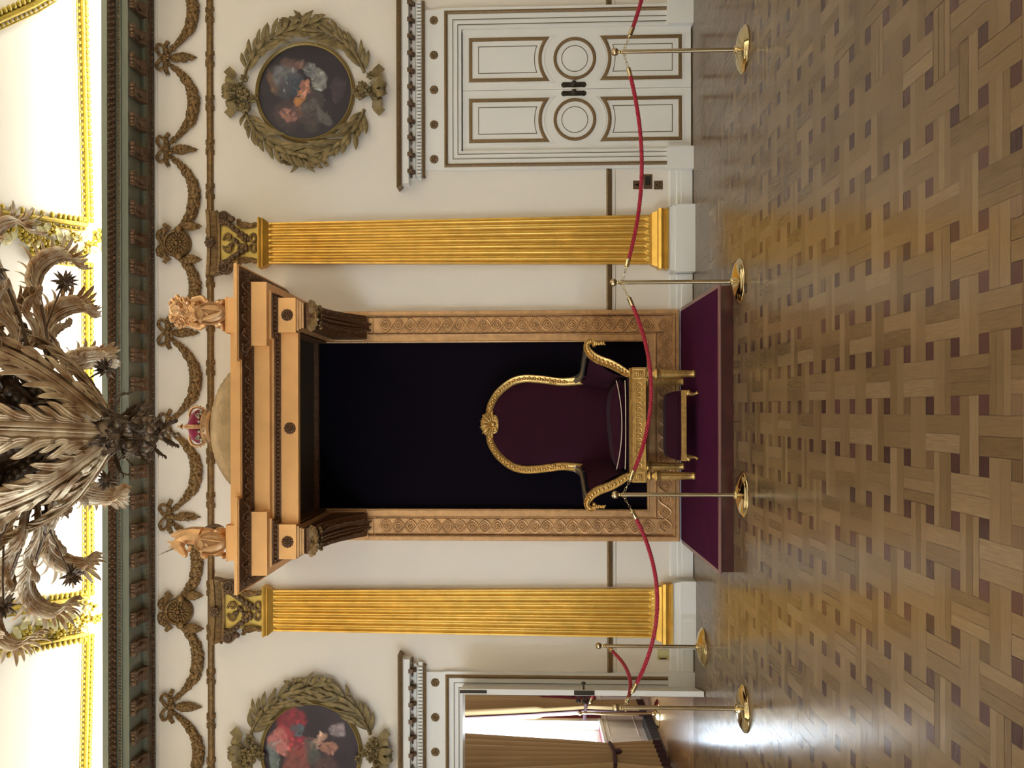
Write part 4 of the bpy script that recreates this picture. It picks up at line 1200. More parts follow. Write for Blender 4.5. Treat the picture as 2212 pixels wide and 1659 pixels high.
        cc = Vector((xc, 7.80, 3.415))
        for k in range(9):
            a = pi * (k / 8); d = Vector((cos(a), 0, -sin(a) * .45))
            q.leaf([cc, cc + d * .07 + Vector((0, -.03, .0)), cc + d * .135 + Vector((0, -.02, .01))], d.cross(Vector((0, 1, 0))), .026, 2, n=10, m=5, thick=.008)
        for k in range(9): q.blob((xc + rn.uniform(-.1, .1), 7.83, 3.46 + rn.uniform(-.01, .01)), (.018, .016, .014))
        for k in range(8): q.blob((xc - .09 + .18 * k / 7, 7.93, 3.372 + .008 * (k % 2)), (.018, .020, .018))
        q.build('leaf_cluster', M_OLD, con)
        # moulded panel on the wall behind the bracket
        q = MB().sweep([(TX + s * .835, D - .07, 3.17), (TX + s * .835, D - .07, 3.46)], gold_prof(.02, .012), NF)
        q.build('panel_moulding', M_FRAME, con)
    # low dome of basketwork
    q = MB(); c = Vector((TX, 8.02, 3.95)); P = []
    for i in range(25):
        row = []
        for j in range(121):
            e = i / 24 * pi / 2; a = 2 * pi * j / 120
            k = 1 + .012 * sin(j * .5 * 2 * pi / 2.5 + (i % 2) * pi)
            row.append(c + Vector((.59 * cos(e) * cos(a) * k, .42 * cos(e) * sin(a) * k, .372 * sin(e) * k)))
        P.append(row)
    q.grid(P).build('basketwork_dome', M_DOME, root, angle=60)
    remap(root, 3.13)
canopy()

# ------------------------------------------------------------------ lion, unicorn, crown
def sculpt(name, blobs, m, parent, voxel=.006, tubes=(), smooth_it=4):
    mb = MB()
    for b in blobs:
        c, r = b[0], b[1]; rot = b[2] if len(b) > 2 else None
        mb.blob(c, r, rot)
    for pts, rr in tubes: mb.tube(catmull(pts, 18), [rr[0] + (rr[1] - rr[0]) * i / 18 for i in range(19)], 10)
    o = mb.build(name, m, parent)
    md = o.modifiers.new('skin_union', 'REMESH'); md.mode = 'VOXEL'; md.voxel_size = voxel; md.use_smooth_shade = True
    sm = o.modifiers.new('soften', 'SMOOTH'); sm.iterations = smooth_it; sm.factor = .5
    return o
def oval_shield(parent, c, ax, az, sx, name='oval_shield'):
    mb = MB(); n = 40; P = []
    for (k, dy) in ((0.001, -.032), (.4, -.030), (.7, -.022), (.80, -.012), (.84, -.010), (.88, -.022), (.94, -.030), (1.0, -.018), (1.0, .01), (.9, .02)):
        P.append([c + Vector((ax * k * cos(2 * pi * j / n), dy, az * k * sin(2 * pi * j / n))) for j in range(n + 1)])
    mb.grid(P); o = mb.build(name, M_FRAME, parent)
    h = MB(); f = -.040
    def q(x, z): return c + Vector((x * ax * sx, f, z * az))
    # harp: curved neck, straight pillar, soundbox, strings, winged figure
    h.tube([q(-.62, .42), q(-.40, .50), q(-.10, .35), q(.15, .42), q(.42, .60)], .006, 6)
    h.tube([q(.42, .60), q(.36, .1), q(.25, -.45), q(.18, -.78)], .007, 6)
    h.tube(catmull([q(.18, -.78), q(-.05, -.62), q(-.30, -.2), q(-.42, .15), q(-.62, .42)], 14), [.008 + .012 * sin(pi * i / 14) for i in range(15)], 7)
    for k in range(9):
        t = k / 9; a = q(.36 - .8 * t, .50 - .10 * t); b = q(.20 - .55 * t, -.66 + .75 * t); h.tube([a, b], .0016, 4)
    h.blob(q(-.62, .50), (.014, .012, .016)); h.blob(q(-.48, .2), (.016, .012, .03)); h.blob(q(-.35, -.1), (.014, .01, .03))
    h.leaf([q(-.45, .25), q(-.2, .12), q(.05, .30)], (0, 0, 1), .012, 3, n=10, m=5)
    h.build('harp_relief', M_FRAME, o)
    return o
def pY(x, y, Y=7.62, dy=0.0):
    p = at(x, y, Y); return Vector((p.x, Y + dy, p.z))
def lion():
    c = pY(491, 677); c.z = ZM(4.058)
    root = thing('lion_statue', 'gilded seated lion holding an oval harp shield on the canopy corner', 'statue', c)
    P = pY
    B = [(P(448, 678, 7.68), (.085, .08, .13)), (P(425, 675, 7.66), (.095, .085, .10)), (P(400, 672, 7.66), (.095, .08, .09)), (P(385, 670, 7.63), (.070, .075, .075)),
         (P(376, 664, 7.60), (.042, .05, .038)), (P(381, 658, 7.575), (.036, .045, .030)), (P(388, 661, 7.58), (.030, .035, .020)),
         (P(476, 660, 7.65), (.055, .08, .055)), (P(476, 697, 7.65), (.055, .08, .055)), (P(484, 654, 7.60), (.032, .07, .022)), (P(485, 706, 7.60), (.045, .08, .022)), (P(368, 680, 7.64), (.018, .02, .02)), (P(367, 655, 7.64), (.016, .02, .02))]
    T = [([P(418, 650, 7.64), P(435, 645, 7.60), P(444, 652, 7.56)], (.034, .024)), ([P(415, 700, 7.64), P(432, 706, 7.60), P(440, 702, 7.56)], (.034, .024))]
    for k in range(4):
        T.append(([P(441 + 2.6 * k, 649, 7.56), P(441 + 2.6 * k, 653, 7.535)], (.0085, .006))); T.append(([P(435 + 2.6 * k, 705, 7.56), P(434 + 2.6 * k, 700, 7.535)], (.0085, .006)))
    body = sculpt('body', B, M_STAT, root, .0045, T, 2)
    mane = MB(); rn = random.Random(8)
    for k in range(95):
        t = rn.random(); x = 368 + 55 * t; y = 671 + rn.uniform(-1, 1) * (20 + 16 * sin(pi * min(1, t * 1.1)))
        dpt = 7.60 + .05 * abs(y - 672) / 34 + rn.uniform(-.02, .01)
        if abs(y - 662) < 9 and x < 394: continue
        p = P(x, y, dpt); a = rn.uniform(0, 6.28); pts = []
        for i in range(9):
            s = i / 8; pts.append(p + Vector((.020 * sin(s * 5 + a) + (y - 671) * .0006 * s, -.012 * sin(pi * s), -.055 * s)))
        mane.tube(pts, [.0115 - .008 * i / 8 for i in range(9)], 6)
        mane.blob(p + Vector((0, .02, 0)), .022)
    mane.build('mane', M_STAT, root)
    oval_shield(root, P(455.5, 677, 7.55), .095, .137, 1)
lion()
def unicorn():
    c = pY(491, 1173); c.z = ZM(4.058)
    root = thing('unicorn_statue', 'gilded unicorn with a long horn behind an oval harp shield on the canopy corner', 'statue', c)
    P = pY
    B = [(P(445, 1158, 7.70), (.075, .09, .12)), (P(428, 1158, 7.68), (.07, .08, .10)), (P(476, 1153, 7.69), (.06, .10, .06)), (P(470, 1190, 7.69), (.05, .08, .05)),
         (P(390, 1176, 7.63), (.040, .042, .040)), (P(400, 1198, 7.59), (.027, .028, .022)), (P(484, 1200, 7.60), (.03, .06, .02))]
    T = [([P(379, 1170, 7.64), P(386, 1180, 7.62), P(395, 1191, 7.60), P(401, 1199, 7.585)], (.046, .026)), ([P(384, 1184, 7.60), P(376, 1188, 7.59)], (.018, .012)), ([P(436, 1160, 7.67), P(416, 1157, 7.67), P(398, 1160, 7.66), P(383, 1168, 7.65)], (.088, .052)), ([P(440, 1190, 7.62), P(438, 1200, 7.58), P(446, 1203, 7.55)], (.026, .018)),
         ([P(378, 1173, 7.64), P(361, 1170, 7.64)], (.016, .006)), ([P(378, 1184, 7.63), P(364, 1181, 7.63)], (.014, .006))]
    sculpt('body', B, M_STAT, root, .004, T, 2)
    h = MB(); a, b = P(376, 1184, 7.60), P(340, 1200, 7.52); n = 30
    h.tube([a + (b - a) * (i / n) for i in range(n + 1)], [(.0085 - .007 * i / n) * (1 + .15 * sin(i * 2.2)) for i in range(n + 1)], 8); h.build('horn', M_SILV, root)
    m = MB()
    for k in range(26):
        t = k / 25; p = P(374 + 55 * t, 1160 - 9 * sin(pi * t) - 1, 7.68); 
        m.tube([p + Vector((0, 0, .01)), p + Vector((.022, 0, 0)), p + Vector((.030, .0, -.03))], [.012, .010, .004], 6)
    for k in range(6): m.tube([P(404 + k, 1190 - 2 * k, 7.60), P(410 + k, 1192 - 2 * k, 7.60)], [.008, .002], 5)
    m.build('mane', M_STAT, root)
    t = MB(); t.tube(catmull([P(482, 1140, 7.78), P(470, 1138, 7.80), P(458, 1139, 7.80), P(445, 1144, 7.78), P(434, 1150, 7.74)], 20), [.012 + .018 * sin(pi * i / 20) for i in range(21)], 8)
    t.build('tail', M_DARKG, root)
    oval_shield(root, P(455.5, 1173.5, 7.55), .095, .137, 1)
unicorn()
def crown():
    c = Vector((TX + .013, 8.02, ZM(4.322) - .005))
    root = thing('crown', 'gilded crown with crimson velvet cap on top of the canopy dome', 'crown', c)
    k = 1.0
    MB().lathe([(.10, 0), (.125, .004), (.134, .016), (.126, .026), (.130, .034), (.134, .060), (.140, .066), (.136, .076), (.128, .080), (.12, .08)], (0, 0, 0), 40).build('circlet', M_FRAME, root, world=False)
    q = MB()
    for i in range(20):
        a = i * pi / 10; q.blob((.138 * cos(a), .138 * sin(a), .047), (.009, .009, .009)); q.blob((.134 * cos(a), .134 * sin(a), .088 + .01 * (i % 2)), (.016, .012, .016))
    for i in range(4):
        a = i * pi / 2 + pi / 4
        for (dz, dx) in ((.10, 0), (.125, 0), (.112, .016), (.112, -.016)): q.blob(((.140) * cos(a) - dx * sin(a), .140 * sin(a) + dx * cos(a), dz), .011)
    q.build('jewels', M_SILV, root, world=False)
    MB().blob((0, 0, .135), (.150, .150, .085)).lathe([(.118, .07), (.132, .10), (.15, .135)], (0, 0, 0), 30).build('velvet_cap', M_RED, root, world=False)
    q = MB()
    for i in range(4):
        a = i * pi / 2; d = Vector((cos(a), sin(a), 0)); sd = Vector((-sin(a), cos(a), 0))
        pts = catmull([d * .134 + Vector((0, 0, .07)), d * .166 + Vector((0, 0, .125)), d * .160 + Vector((0, 0, .185)), d * .11 + Vector((0, 0, .215)), d * .05 + Vector((0, 0, .208)), Vector((0, 0, .195))], 22)
        q.tube(pts, .011, 6, up=sd, flat=1.6)
        for p in pts[::2]: q.blob(p + (p - Vector((0, 0, .12))).normalized() * .012, .0085)
    q.build('arches', M_FRAME, root, world=False)
    q = MB().blob((0, 0, .232), (.028, .028, .028)).tube([(0, 0, .25), (0, 0, .315)], .008, 6)
    q.box(-.024, .024, -.007, .007, .278, .294); q.box(-.009, .009, -.007, .007, .255, .322)
    q.build('orb_and_cross', M_FRAME, root, world=False)
crown()
# ------------------------------------------------------------------ dais
DF = 6.78 * FPX / 1860.0                               # front edge of the dais
def dais():
    x0, x1 = at(1560, 1240, DF).x, at(1560, 613.5, DF).x
    root = thing('dais', 'low mahogany platform covered in purple carpet under the throne', 'platform', ((x0 + x1) / 2, DF, 0))
    MB().box(x0 + .012, x1 - .012, DF + .012, D - .001, 0, DZ - .02).build('platform', M_DAIS, root, smooth=False)
    mb = MB().sweep([(x0 + .01, D - .03, DZ - .022), (x0 + .01, DF + .01, DZ - .022), (x1 - .01, DF + .01, DZ - .022), (x1 - .01, D - .03, DZ - .022)], [(-.012, 0), (-.016, .008), (-.014, .019), (.02, .021), (.02, 0)], (0, 0, 1))
    mb.build('edge_strip', mat('rubbed_wood_nosing', lin(128, 88, 78), .35), root, angle=30)
    MB().box(x0 + .03, x1 - .03, DF + .03, D - .002, DZ - .021, DZ + .001).build('carpet', M_CARPET, root, smooth=False)
dais()

# ------------------------------------------------------------------ throne chair
def throne():
    CX, FY = -.138, 8.25; z0 = DZ + .001
    root = thing('throne_chair', 'large gilt armchair throne upholstered in deep purple velvet', 'throne', (CX, FY + .3, z0))
    V = lambda x, y, z: Vector((CX + x, FY + y, z))    # y back from the front rail, z absolute
    # legs
    for (x, y) in ((-.452, .03), (.452, .03), (-.40, .60), (.40, .60)):
        mb = MB(); c = V(x, y, 0); zt = .553
        n = 40; P = []
        for (r, z) in ((.030, z0), (.034, z0 + .006), (.034, z0 + .016), (.030, z0 + .022)): P.append([c + Vector((r * cos(2 * pi * k / n), r * sin(2 * pi * k / n), z)) for k in range(n + 1)])
        for i in range(9):
            t = i / 8; R = .030 + .017 * t; z = z0 + .03 + .30 * t
            P.append([c + Vector((R * (1 - .13 * (.5 + .5 * cos(10 * 2 * pi * k / n))) * cos(2 * pi * k / n), R * (1 - .13 * (.5 + .5 * cos(10 * 2 * pi * k / n))) * sin(2 * pi * k / n), z)) for k in range(n + 1)])
        for (r, z) in ((.050, z0 + .335), (.052, z0 + .345), (.046, z0 + .355), (.030, z0 + .368), (.028, z0 + .378), (.044, z0 + .390), (.050, z0 + .402), (.044, z0 + .415), (.034, z0 + .425), (.034, zt)):
            P.append([c + Vector((r * cos(2 * pi * k / n), r * sin(2 * pi * k / n), z)) for k in range(n + 1)])
        mb.grid([r[::-1] for r in P]); mb.build('leg', M_CHAIR, root, angle=60)
    # seat rail with corner blocks
    mb = MB(); zb, zt = .553, .700
    mb.box(CX - .45, CX + .45, FY - .002, FY + .05, zb, zt - .022); mb.box(CX - .45, CX + .45, FY + .6, FY + .66, zb, zt - .03)
    for s in (-1, 1): mb.box(CX + s * .40, CX + s * .45, FY, FY + .65, zb, zt - .022)
    mb.profx([(FY + .05, zt - .024), (FY - .008, zt - .024), (FY - .016, zt - .018), (FY - .010, zt - .010), (FY - .022, zt - .006), (FY - .022, zt), (FY + .05, zt)], CX - .505, CX + .505)
    for z in (zb + .006, zt - .034): mb.box(CX - .40, CX + .40, FY - .008, FY, z - .005, z + .005)
    for s in (-1, 1):
        mb.box(CX + s * .40, CX + s * .510, FY - .014, FY + .09, zb - .003, zt - .024)
        mb.sweep([(CX + s * .455 - .040, FY - .014, zb + .012), (CX + s * .455 + .040, FY - .014, zb + .012), (CX + s * .455 + .040, FY - .014, zt - .036), (CX + s * .455 - .040, FY - .014, zt - .036)], gold_prof(.010, .006), NF, closed=True)
    r = mb.build('seat_rail', M_CHAIR, root, angle=30)
    q = MB()
    for i in range(17):
        x = -.36 + .72 * i / 16; c = V(x, -.004, (zb + zt - .022) / 2)
        q.tube([c + Vector((.020 * cos(a * pi / 6), -.002, .026 * sin(a * pi / 6))) for a in range(12)], .0038, 5, closed=True)
        for a in range(4): q.blob(c + Vector((.007 * cos(a * pi / 2), -.004, .009 * sin(a * pi / 2))), (.006, .006, .007))
    for i in range(60): q.blob(V(-.44 + .88 * i / 59, -.012, zt - .017), (.005, .005, .006))
    q.build('rosette_row', M_CHAIR, r); q = MB()
    for s in (-1, 1):
        for k in range(6):
            a = k * pi / 3; q.blob(V(s * .455 + .014 * cos(a), -.020, .618 + .020 * sin(a)), (.010, .008, .012))
        q.blob(V(s * .455, -.028, .618), (.010, .008, .012)); q.build('corner_rosette', M_CHAIR, r); q = MB()
    # back frame
    bp = [(.415, 1.05), (.402, 1.20), (.402, 1.30), (.418, 1.41), (.430, 1.52), (.434, 1.63), (.405, 1.743), (.325, 1.852), (.235, 1.922), (.145, 1.957), (.078, 1.955), (.058, 1.915), (.045, 1.895), (0, 1.890)]
    def back(y, z): return FY + .50 + .10 * (z - 1.0)
    right = catmull([(x, 0, z) for x, z in bp], 60)
    loop = [Vector((CX - p.x, back(0, p.z), p.z)) for p in right] + [Vector((CX + p.x, back(0, p.z), p.z)) for p in right[::-1]][1:]
    mb = MB(); Nb = Vector((0, -1, -.1)).normalized()
    prof = [(-.036, -.02), (-.040, .008), (-.030, .024), (-.014, .030), (0, .022), (.014, .030), (.028, .034), (.036, .022), (.036, -.02)]
    mb.sweep(loop, prof, (0, -1, 0))
    bf = mb.build('back_frame', M_CHAIR, root, angle=40)
    q = MB(); step = 0
    for i in range(6, len(loop) - 6):
        p, d = loop[i], (loop[i + 1] - loop[i - 1]).normalized(); sd = d.cross(Vector((0, 1, 0)))
        if p.z < 1.22: continue
        q.blob(p + Vector((0, -.030, 0)) + sd * (.006 * (1 if i % 2 else -1)), (.013, .010, .013)); q.blob(p + Vector((0, -.032, 0)) - sd * .012, (.007, .007, .007))
    for s in (-1, 1):
        for k in range(7): q.blob(V(s * (.402 + .012 * sin(k)), .515, 1.27 + .018 * k), (.022 - .001 * k, .016, .018))
    q.build('leaf_carving', M_CHAIR, bf)
    # shell crest
    mb = MB(); cz = 1.935; cy = back(0, 2.0) - .035
    for k in range(7):
        a = radians(-81 + 27 * k); d = Vector((sin(a), 0, cos(a))); L = .105 if k == 3 else (.108 if k in (2, 4) else .115)
        c = Vector((CX, cy, cz))
        mb.leaf([c, c + d * L * .5 + Vector((0, -.028, 0)), c + d * L + Vector((0, -.012, 0)), c + d * L * 1.08 + Vector((0, .01, -.01))], d.cross(Vector((0, 1, 0))), .030, 1, n=12, m=7, flute=.18, env=lambda t: .5 + .7 * t if t < .75 else 1.0 - (t - .75) * 2.6, lobe_amt=0, fwd=0, thick=.014)
    for s in (-1, 1):
        pts = []
        for i in range(26):
            a = pi / 2 + i / 25 * 2 * pi * 1.15; r_ = .034 * (1 - .65 * i / 25); pts.append(Vector((CX + s * (.052 + r_ * cos(a) * -1), cy - .01, 1.915 + r_ * sin(a))))
        mb.tube(pts, .010, 7)
    mb.blob((CX, cy - .02, 1.925), (.02, .016, .026)); mb.box(CX - .055, CX + .055, cy - .005, cy + .03, 1.875, 1.945)
    mb.build('shell_crest', M_CHAIR, bf)
    # padded back
    P = []; nn = 26
    for i in range(nn + 1):
        z = .74 + (1.93 - .74) * i / nn; w = .395
        best = [abs(p.x) for p in right if abs(p.z - z) < .03 and abs(p.x) > .1]
        if z > 1.05 and best: w = max(best) - .01
        if z > 1.9: w = .20
        row = []
        for j in range(21):
            u = -1 + 2 * j / 20; bulge = .055 * (1 - u ** 4) * (1 - ((z - 1.35) / .75) ** 4)
            row.append(Vector((CX + u * w, back(0, z) - bulge + .01, z)))
        P.append(row)
    mb = MB().grid(P); mb.grid([[p + Vector((0, .07, 0)) for p in r_][::-1] for r_ in P]); mb.build('back_padding', M_PURP, root, angle=80)
    # back support behind
    MB().box(CX - .36, CX + .36, FY + .60, FY + .64, .60, 1.0).build('back_board', M_DARKG, root, smooth=False)
    for s in (-1, 1):
        # front arm support: an S curve rising outwards into a scroll
        ap = [(.446, .690), (.462, .725), (.505, .795), (.545, .872), (.580, .965), (.622, 1.030), (.672, 1.066), (.715, 1.072), (.742, 1.045), (.738, 1.015), (.716, 1.006), (.706, 1.024)]
        pts = catmull([V(s * x, .0, z) for x, z in ap], 54)
        mb = MB(); K = len(pts)
        hw = lambda t: .026 + .012 * sin(pi * min(1, t * 1.6)) - .016 * max(0, t - .6)
        rows = []
        for i, p in enumerate(pts):
            d = (pts[min(i + 1, K - 1)] - pts[max(i - 1, 0)]).normalized(); sd = Vector((0, -1, 0)).cross(d); h = hw(i / (K - 1))
            rows.append([p + sd * u * h + Vector((0, yy, 0)) for u, yy in ((-1, .075), (-1, -.004), (-.8, -.014), (-.55, -.006), (0, -.004), (.55, -.006), (.8, -.014), (1, -.004), (1, .075), (-1, .075))])
        mb.grid(rows)
        fr = mb.build('arm_support', M_CHAIR, root, angle=40)
        q = MB()
        for i in range(6, K - 14, 2):
            t = i / (K - 1); p = pts[i]; q.blob(p + Vector((0, -.010, 0)), (.010 + .006 * sin(pi * t), .009, .014))
        for i in range(4, K - 12):
            d = (pts[min(i + 1, K - 1)] - pts[max(i - 1, 0)]).normalized(); sd = Vector((0, -1, 0)).cross(d)
            q.blob(pts[i] + sd * hw(i / (K - 1)) * s * .95 + Vector((0, -.012, 0)), .0055)
        for k in range(6): q.blob(V(s * (.722 + .002 * sin(k * 2)), -.01, 1.005 - .016 * k), (.018 - .001 * k, .022, .014))
        for k in range(8): q.blob(V(s * (.722 + .010 * (-1) ** k), -.022, 1.00 - .012 * k), (.007, .009, .008))
        q.build('leaf_carving', M_CHAIR, fr)
        # arm rest sweeping back to the back frame
        A = [V(s * .690, .03, 1.066), V(s * .640, .12, 1.082), V(s * .540, .28, 1.088), V(s * .455, .42, 1.10), V(s * .415, .515, 1.16), V(s * .405, .53, 1.25)]
        mb = MB(); sp = catmull(A, 26); rows = []
        for i, p in enumerate(sp):
            t = i / 26; d = (sp[min(i + 1, 26)] - sp[max(i - 1, 0)]).normalized(); sd = d.cross(Vector((0, 0, 1))).normalized() if t < .8 else Vector((1, 0, 0)); w = .062 - .030 * t
            if sd.x * s < 0: sd = -sd
            up = sd.cross(d); up = up if up.z > 0 or t > .75 else -up
            rows.append([p + sd * w * cos(a * pi / 6) + up * .022 * sin(a * pi / 6) for a in range(13)])
        mb.grid(rows); mb.build('arm_rest', M_SILV, root, angle=50)
        # velvet side between arm and seat
        top = catmull([V(s * .600, .05, 1.03), V(s * .52, .20, 1.05), V(s * .42, .40, 1.06), V(s * .385, .50, 1.12)], 14)
        bot = catmull([V(s * .435, .03, .70), V(s * .425, .2, .70), V(s * .40, .40, .70), V(s * .38, .50, .70)], 14)
        rows = []
        for a, b in zip(top, bot):
            row = []
            for k in range(13):
                t = k / 12; p = b.lerp(a, t ** 1.2); p.x -= s * .045 * sin(pi * t); row.append(p)
            rows.append(row)
        mb = MB().grid(rows); mb.grid([[p + Vector((s * .03, 0, 0)) for p in r_][::-1] for r_ in rows]); mb.build('side_padding', M_PURP, root, angle=80)
        mb = MB(); pr = [rows[0][k] + Vector((0, -.004, 0)) for k in range(13)]
        mb.build('x', M_PURP, root) if False else None
    # seat cushion
    P = []; P2 = []
    for i in range(19):
        y = .012 + .52 * i / 18; row = []; row2 = []
        for j in range(29):
            u = -1 + 2 * j / 28; v = -1 + 2 * i / 18
            w = .405 - .03 * (i / 18)
            e = (1 - abs(u) ** 6) * (1 - abs(v) ** 8)
            row.append(V(u * w, y + .02 * abs(u) ** 4 * (1 - i / 18), .775 + .085 * (e ** .5) * (1 - .35 * u * u) + .01 * sin(u * 3)))
            row2.append(V(u * w, y + .02 * abs(u) ** 4 * (1 - i / 18), .775 - .075 * (e ** .35)))
        P.append(row); P2.append(row2[::-1])
    cu = MB().grid(P).grid(P2).build('seat_cushion', M_PURP, root, angle=80)
    q = MB()
    for (zz, dip) in ((.787, .022), (.735, .004)):
        q.tube([V(u * .395 / 20, .006 - .0 + .02 * abs(u / 20) ** 4, zz - dip * (1 - (u / 20) ** 2) + (.025 if zz > .76 else 0) * abs(u / 20) ** 2) for u in range(-20, 21)], .0045, 6)
    q.build('piping', M_PIPE, cu)
    MB().box(CX - .42, CX + .42, FY + .03, FY + .62, .60, .705).build('seat', M_PURP, root, smooth=False)
throne()

def footstool():
    FY = 8.10; z0 = DZ + .001; CX = (at(1480, 843, FY).x + at(1480, 996, FY).x) / 2; hw = .305; dp = .30
    root = thing('footstool', 'low gilt-edged footstool with dark purple cushion in front of the throne', 'footstool', (CX, FY + dp / 2, z0))
    zf = at(1483, 920, FY).z; zt = at(1472, 920, FY).z
    mb = MB(); 
    for a, b, c, d in ((-hw, hw, 0, .03), (-hw, hw, dp - .03, dp), (-hw, -hw + .03, 0, dp), (hw - .03, hw, 0, dp)): mb.box(CX + a, CX + b, FY + c, FY + d, zf, zt)
    mb.box(CX - hw + .04, CX + hw - .04, FY - .003, FY, zf + .012, zt - .012)
    for s in (-1, 1): mb.box(CX + s * (hw - .045), CX + s * (hw + .003), FY - .005, FY + .045, zf - .002, zt + .002)
    mb.build('frame', M_CHAIR, root, smooth=False)
    P = []; P2 = []
    for i in range(13):
        v = -1 + i / 6; row = []; row2 = []
        for j in range(25):
            u = -1 + j / 12; e = (1 - abs(u) ** 8) * (1 - abs(v) ** 6)
            p = (CX + u * (hw - .005), FY + dp / 2 + v * (dp / 2 - .008)); top = at(1441, 920, FY).z
            row.append(Vector((p[0], p[1], zt + .035 + (top - zt - .035) * e ** .35))); row2.append(Vector((p[0], p[1], zt - .002)))
        P.append(row); P2.append(row2[::-1])
    MB().grid(P).grid(P2).grid([P[0][::-1], P2[0]]).build('cushion', M_PURP, root, angle=60)
    for sx in (-1, 1):
        for y in (.022, dp - .022):
            c = Vector((CX + sx * (hw - .022), FY + y, 0))
            MB().tube([c + Vector((0, 0, zf)), c + Vector((sx * .004, -.004, zf - .02)), c + Vector((-sx * .012, 0, zf - .05)), c + Vector((-sx * .004, -.004, z0 + .018)), c + Vector((sx * .008, -.01, z0 + .007))], [.022, .026, .014, .011, .016], 10).build('leg', M_CHAIR, root)
footstool()

# ------------------------------------------------------------------ rope barrier
def stanchion_proto(loc, label):
    root = thing('rope_post', label, 'rope post', loc, 'brass rope posts')
    MB().lathe([(.0, .0), (.172, .0), (.174, .006), (.168, .014), (.160, .016), (.155, .022), (.135, .034), (.100, .046), (.060, .054), (.034, .058), (.030, .066), (.020, .074), (.0, .074)], (0, 0, 0), 56).build('base', M_BRASS, root, world=False, angle=50)
    MB().lathe([(.0, .07), (.0155, .07), (.0155, .893), (.0, .893)], (0, 0, 0), 24).build('pole', M_BRASSM, root, world=False, angle=50)
    MB().lathe([(.0, .893), (.018, .893), (.018, .900), (.011, .908), (.014, .916), (.010, .926), (.0, .926)], (0, 0, 0), 20).build('collar', M_BRASS, root, world=False)
    b = MB(); n = 20
    b.lathe([(.0295 * sin(pi * i / n), .952 - .0295 * cos(pi * i / n)) for i in range(n + 1)], (0, 0, 0), 28); b.build('ball_finial', M_BRASSM, root, world=False)
    r = MB()
    for s in (-1, 1):
        r.tube([(s * (.017 + .008 * cos(a * pi / 5)) + s * .008, 0, .880 + .009 * sin(a * pi / 5)) for a in range(10)], .0025, 6, closed=True)
    r.build('rope_ring', M_BRASS, root, world=False)
    return root
posts = [(1607, 107, 'brass rope post in front of the closed double door'),
         (1598, 608, 'brass rope post beside the dais, between the throne and the closed double door'),
         (1606, 1069, 'brass rope post in front of the throne canopy foot, nearer the open doorway'),
         (1608, 1531, 'brass rope post standing on the bright window reflection by the open doorway'),
         (1519.5, 1397, 'brass rope post close to the wall between the gilded pilaster and open doorway'),
         (1421.5, 1542, 'brass rope post seen through the open doorway in the next room')]
post_xy = []
p0 = None
for i, (x, y, lab) in enumerate(posts):
    g = atz(x, y, 0.0)
    if p0 is None: p0 = stanchion_proto(g, lab); q = p0
    else: q = dup(p0, g, rotz=.3 * i, label=lab)
    post_xy.append(g)

def rope(A, B, sag, label, endA=True, endB=True):
    """crimson three-strand rope between two posts' rings"""
    A, B = Vector(A), Vector(B); hd = (B - A); hd.z = 0; u = hd.normalized(); zr = .880
    a = Vector((A.x, A.y, zr)) + u * .030; b = Vector((B.x, B.y, zr)) - u * .030
    L = (b - a).length; n = int(L / .0085)
    def pt(t): return a + (b - a) * t + Vector((0, 0, -4 * sag * t * (1 - t) - .00))
    root = thing('barrier_rope', label, 'rope', pt(.5) + Vector((0, 0, -.016)), 'crimson barrier ropes')
    chain = .075; fer = .062
    t0, t1 = (chain + fer) / L, 1 - (chain + fer) / L
    mb = MB(); pts = [pt(t0 + (t1 - t0) * i / n) for i in range(n + 1)]
    side = Vector((-u.y, u.x, 0))
    for s in range(3):
        st = []
        for i, p in enumerate(pts):
            d = (pts[min(i + 1, n)] - pts[max(i - 1, 0)]).normalized(); up = side.cross(d); ph = 2 * pi * (i * .0085 / .075) + s * 2 * pi / 3
            st.append(p + (side * cos(ph) + up * sin(ph)) * .0072)
        mb.tube(st, .0092, 6)
    mb.build('twisted_rope', M_ROPE, root)
    for (on, ta, tb, sg) in ((endA, 0, t0, 1), (endB, 1, t1, -1)):
        if not on: continue
        p, q = pt(ta + sg * (chain * .98) / L), pt(tb + sg * .012 / L); d = (q - p)
        f = MB(); f.tube([p, p + d * .12, p + d * .2, p + d * .22, q - d * .03, q], [.006, .008, .014, .0175, .0175, .0165], 16); f.build('ferrule', M_BRASS, root)
        c = MB()
        for k in range(3):
            m = pt(ta + sg * (chain * (.18 + .3 * k)) / L); d2 = d.normalized(); w = (side if k % 2 else side.cross(d2))
            c.tube([m + d2 * .016 * cos(x_ * pi / 5) + w * .007 * sin(x_ * pi / 5) for x_ in range(10)], .0022, 6, closed=True)
        c.build('chain_links', M_BRASS, root)
off = Vector((post_xy[0].x * 2 - post_xy[1].x, post_xy[0].y + .08, 0))
rope(post_xy[0], off, .185, 'crimson barrier rope leaving the photo at its top edge', True, True)
rope(post_xy[1], post_xy[0], .135, 'crimson barrier rope hanging in front of the closed double door')
rope(post_xy[2], post_xy[1], .205, 'crimson barrier rope hanging in front of the throne')
rope(post_xy[3], post_xy[2], .240, 'crimson barrier rope hanging between the throne and the open doorway')
rope(post_xy[4], post_xy[3], .11, 'short crimson barrier rope from the post near the wall to the front row')
rope(post_xy[5], post_xy[5] + Vector((.62, .10, 0)), .10, 'crimson rope end seen through the open doorway in the next room')

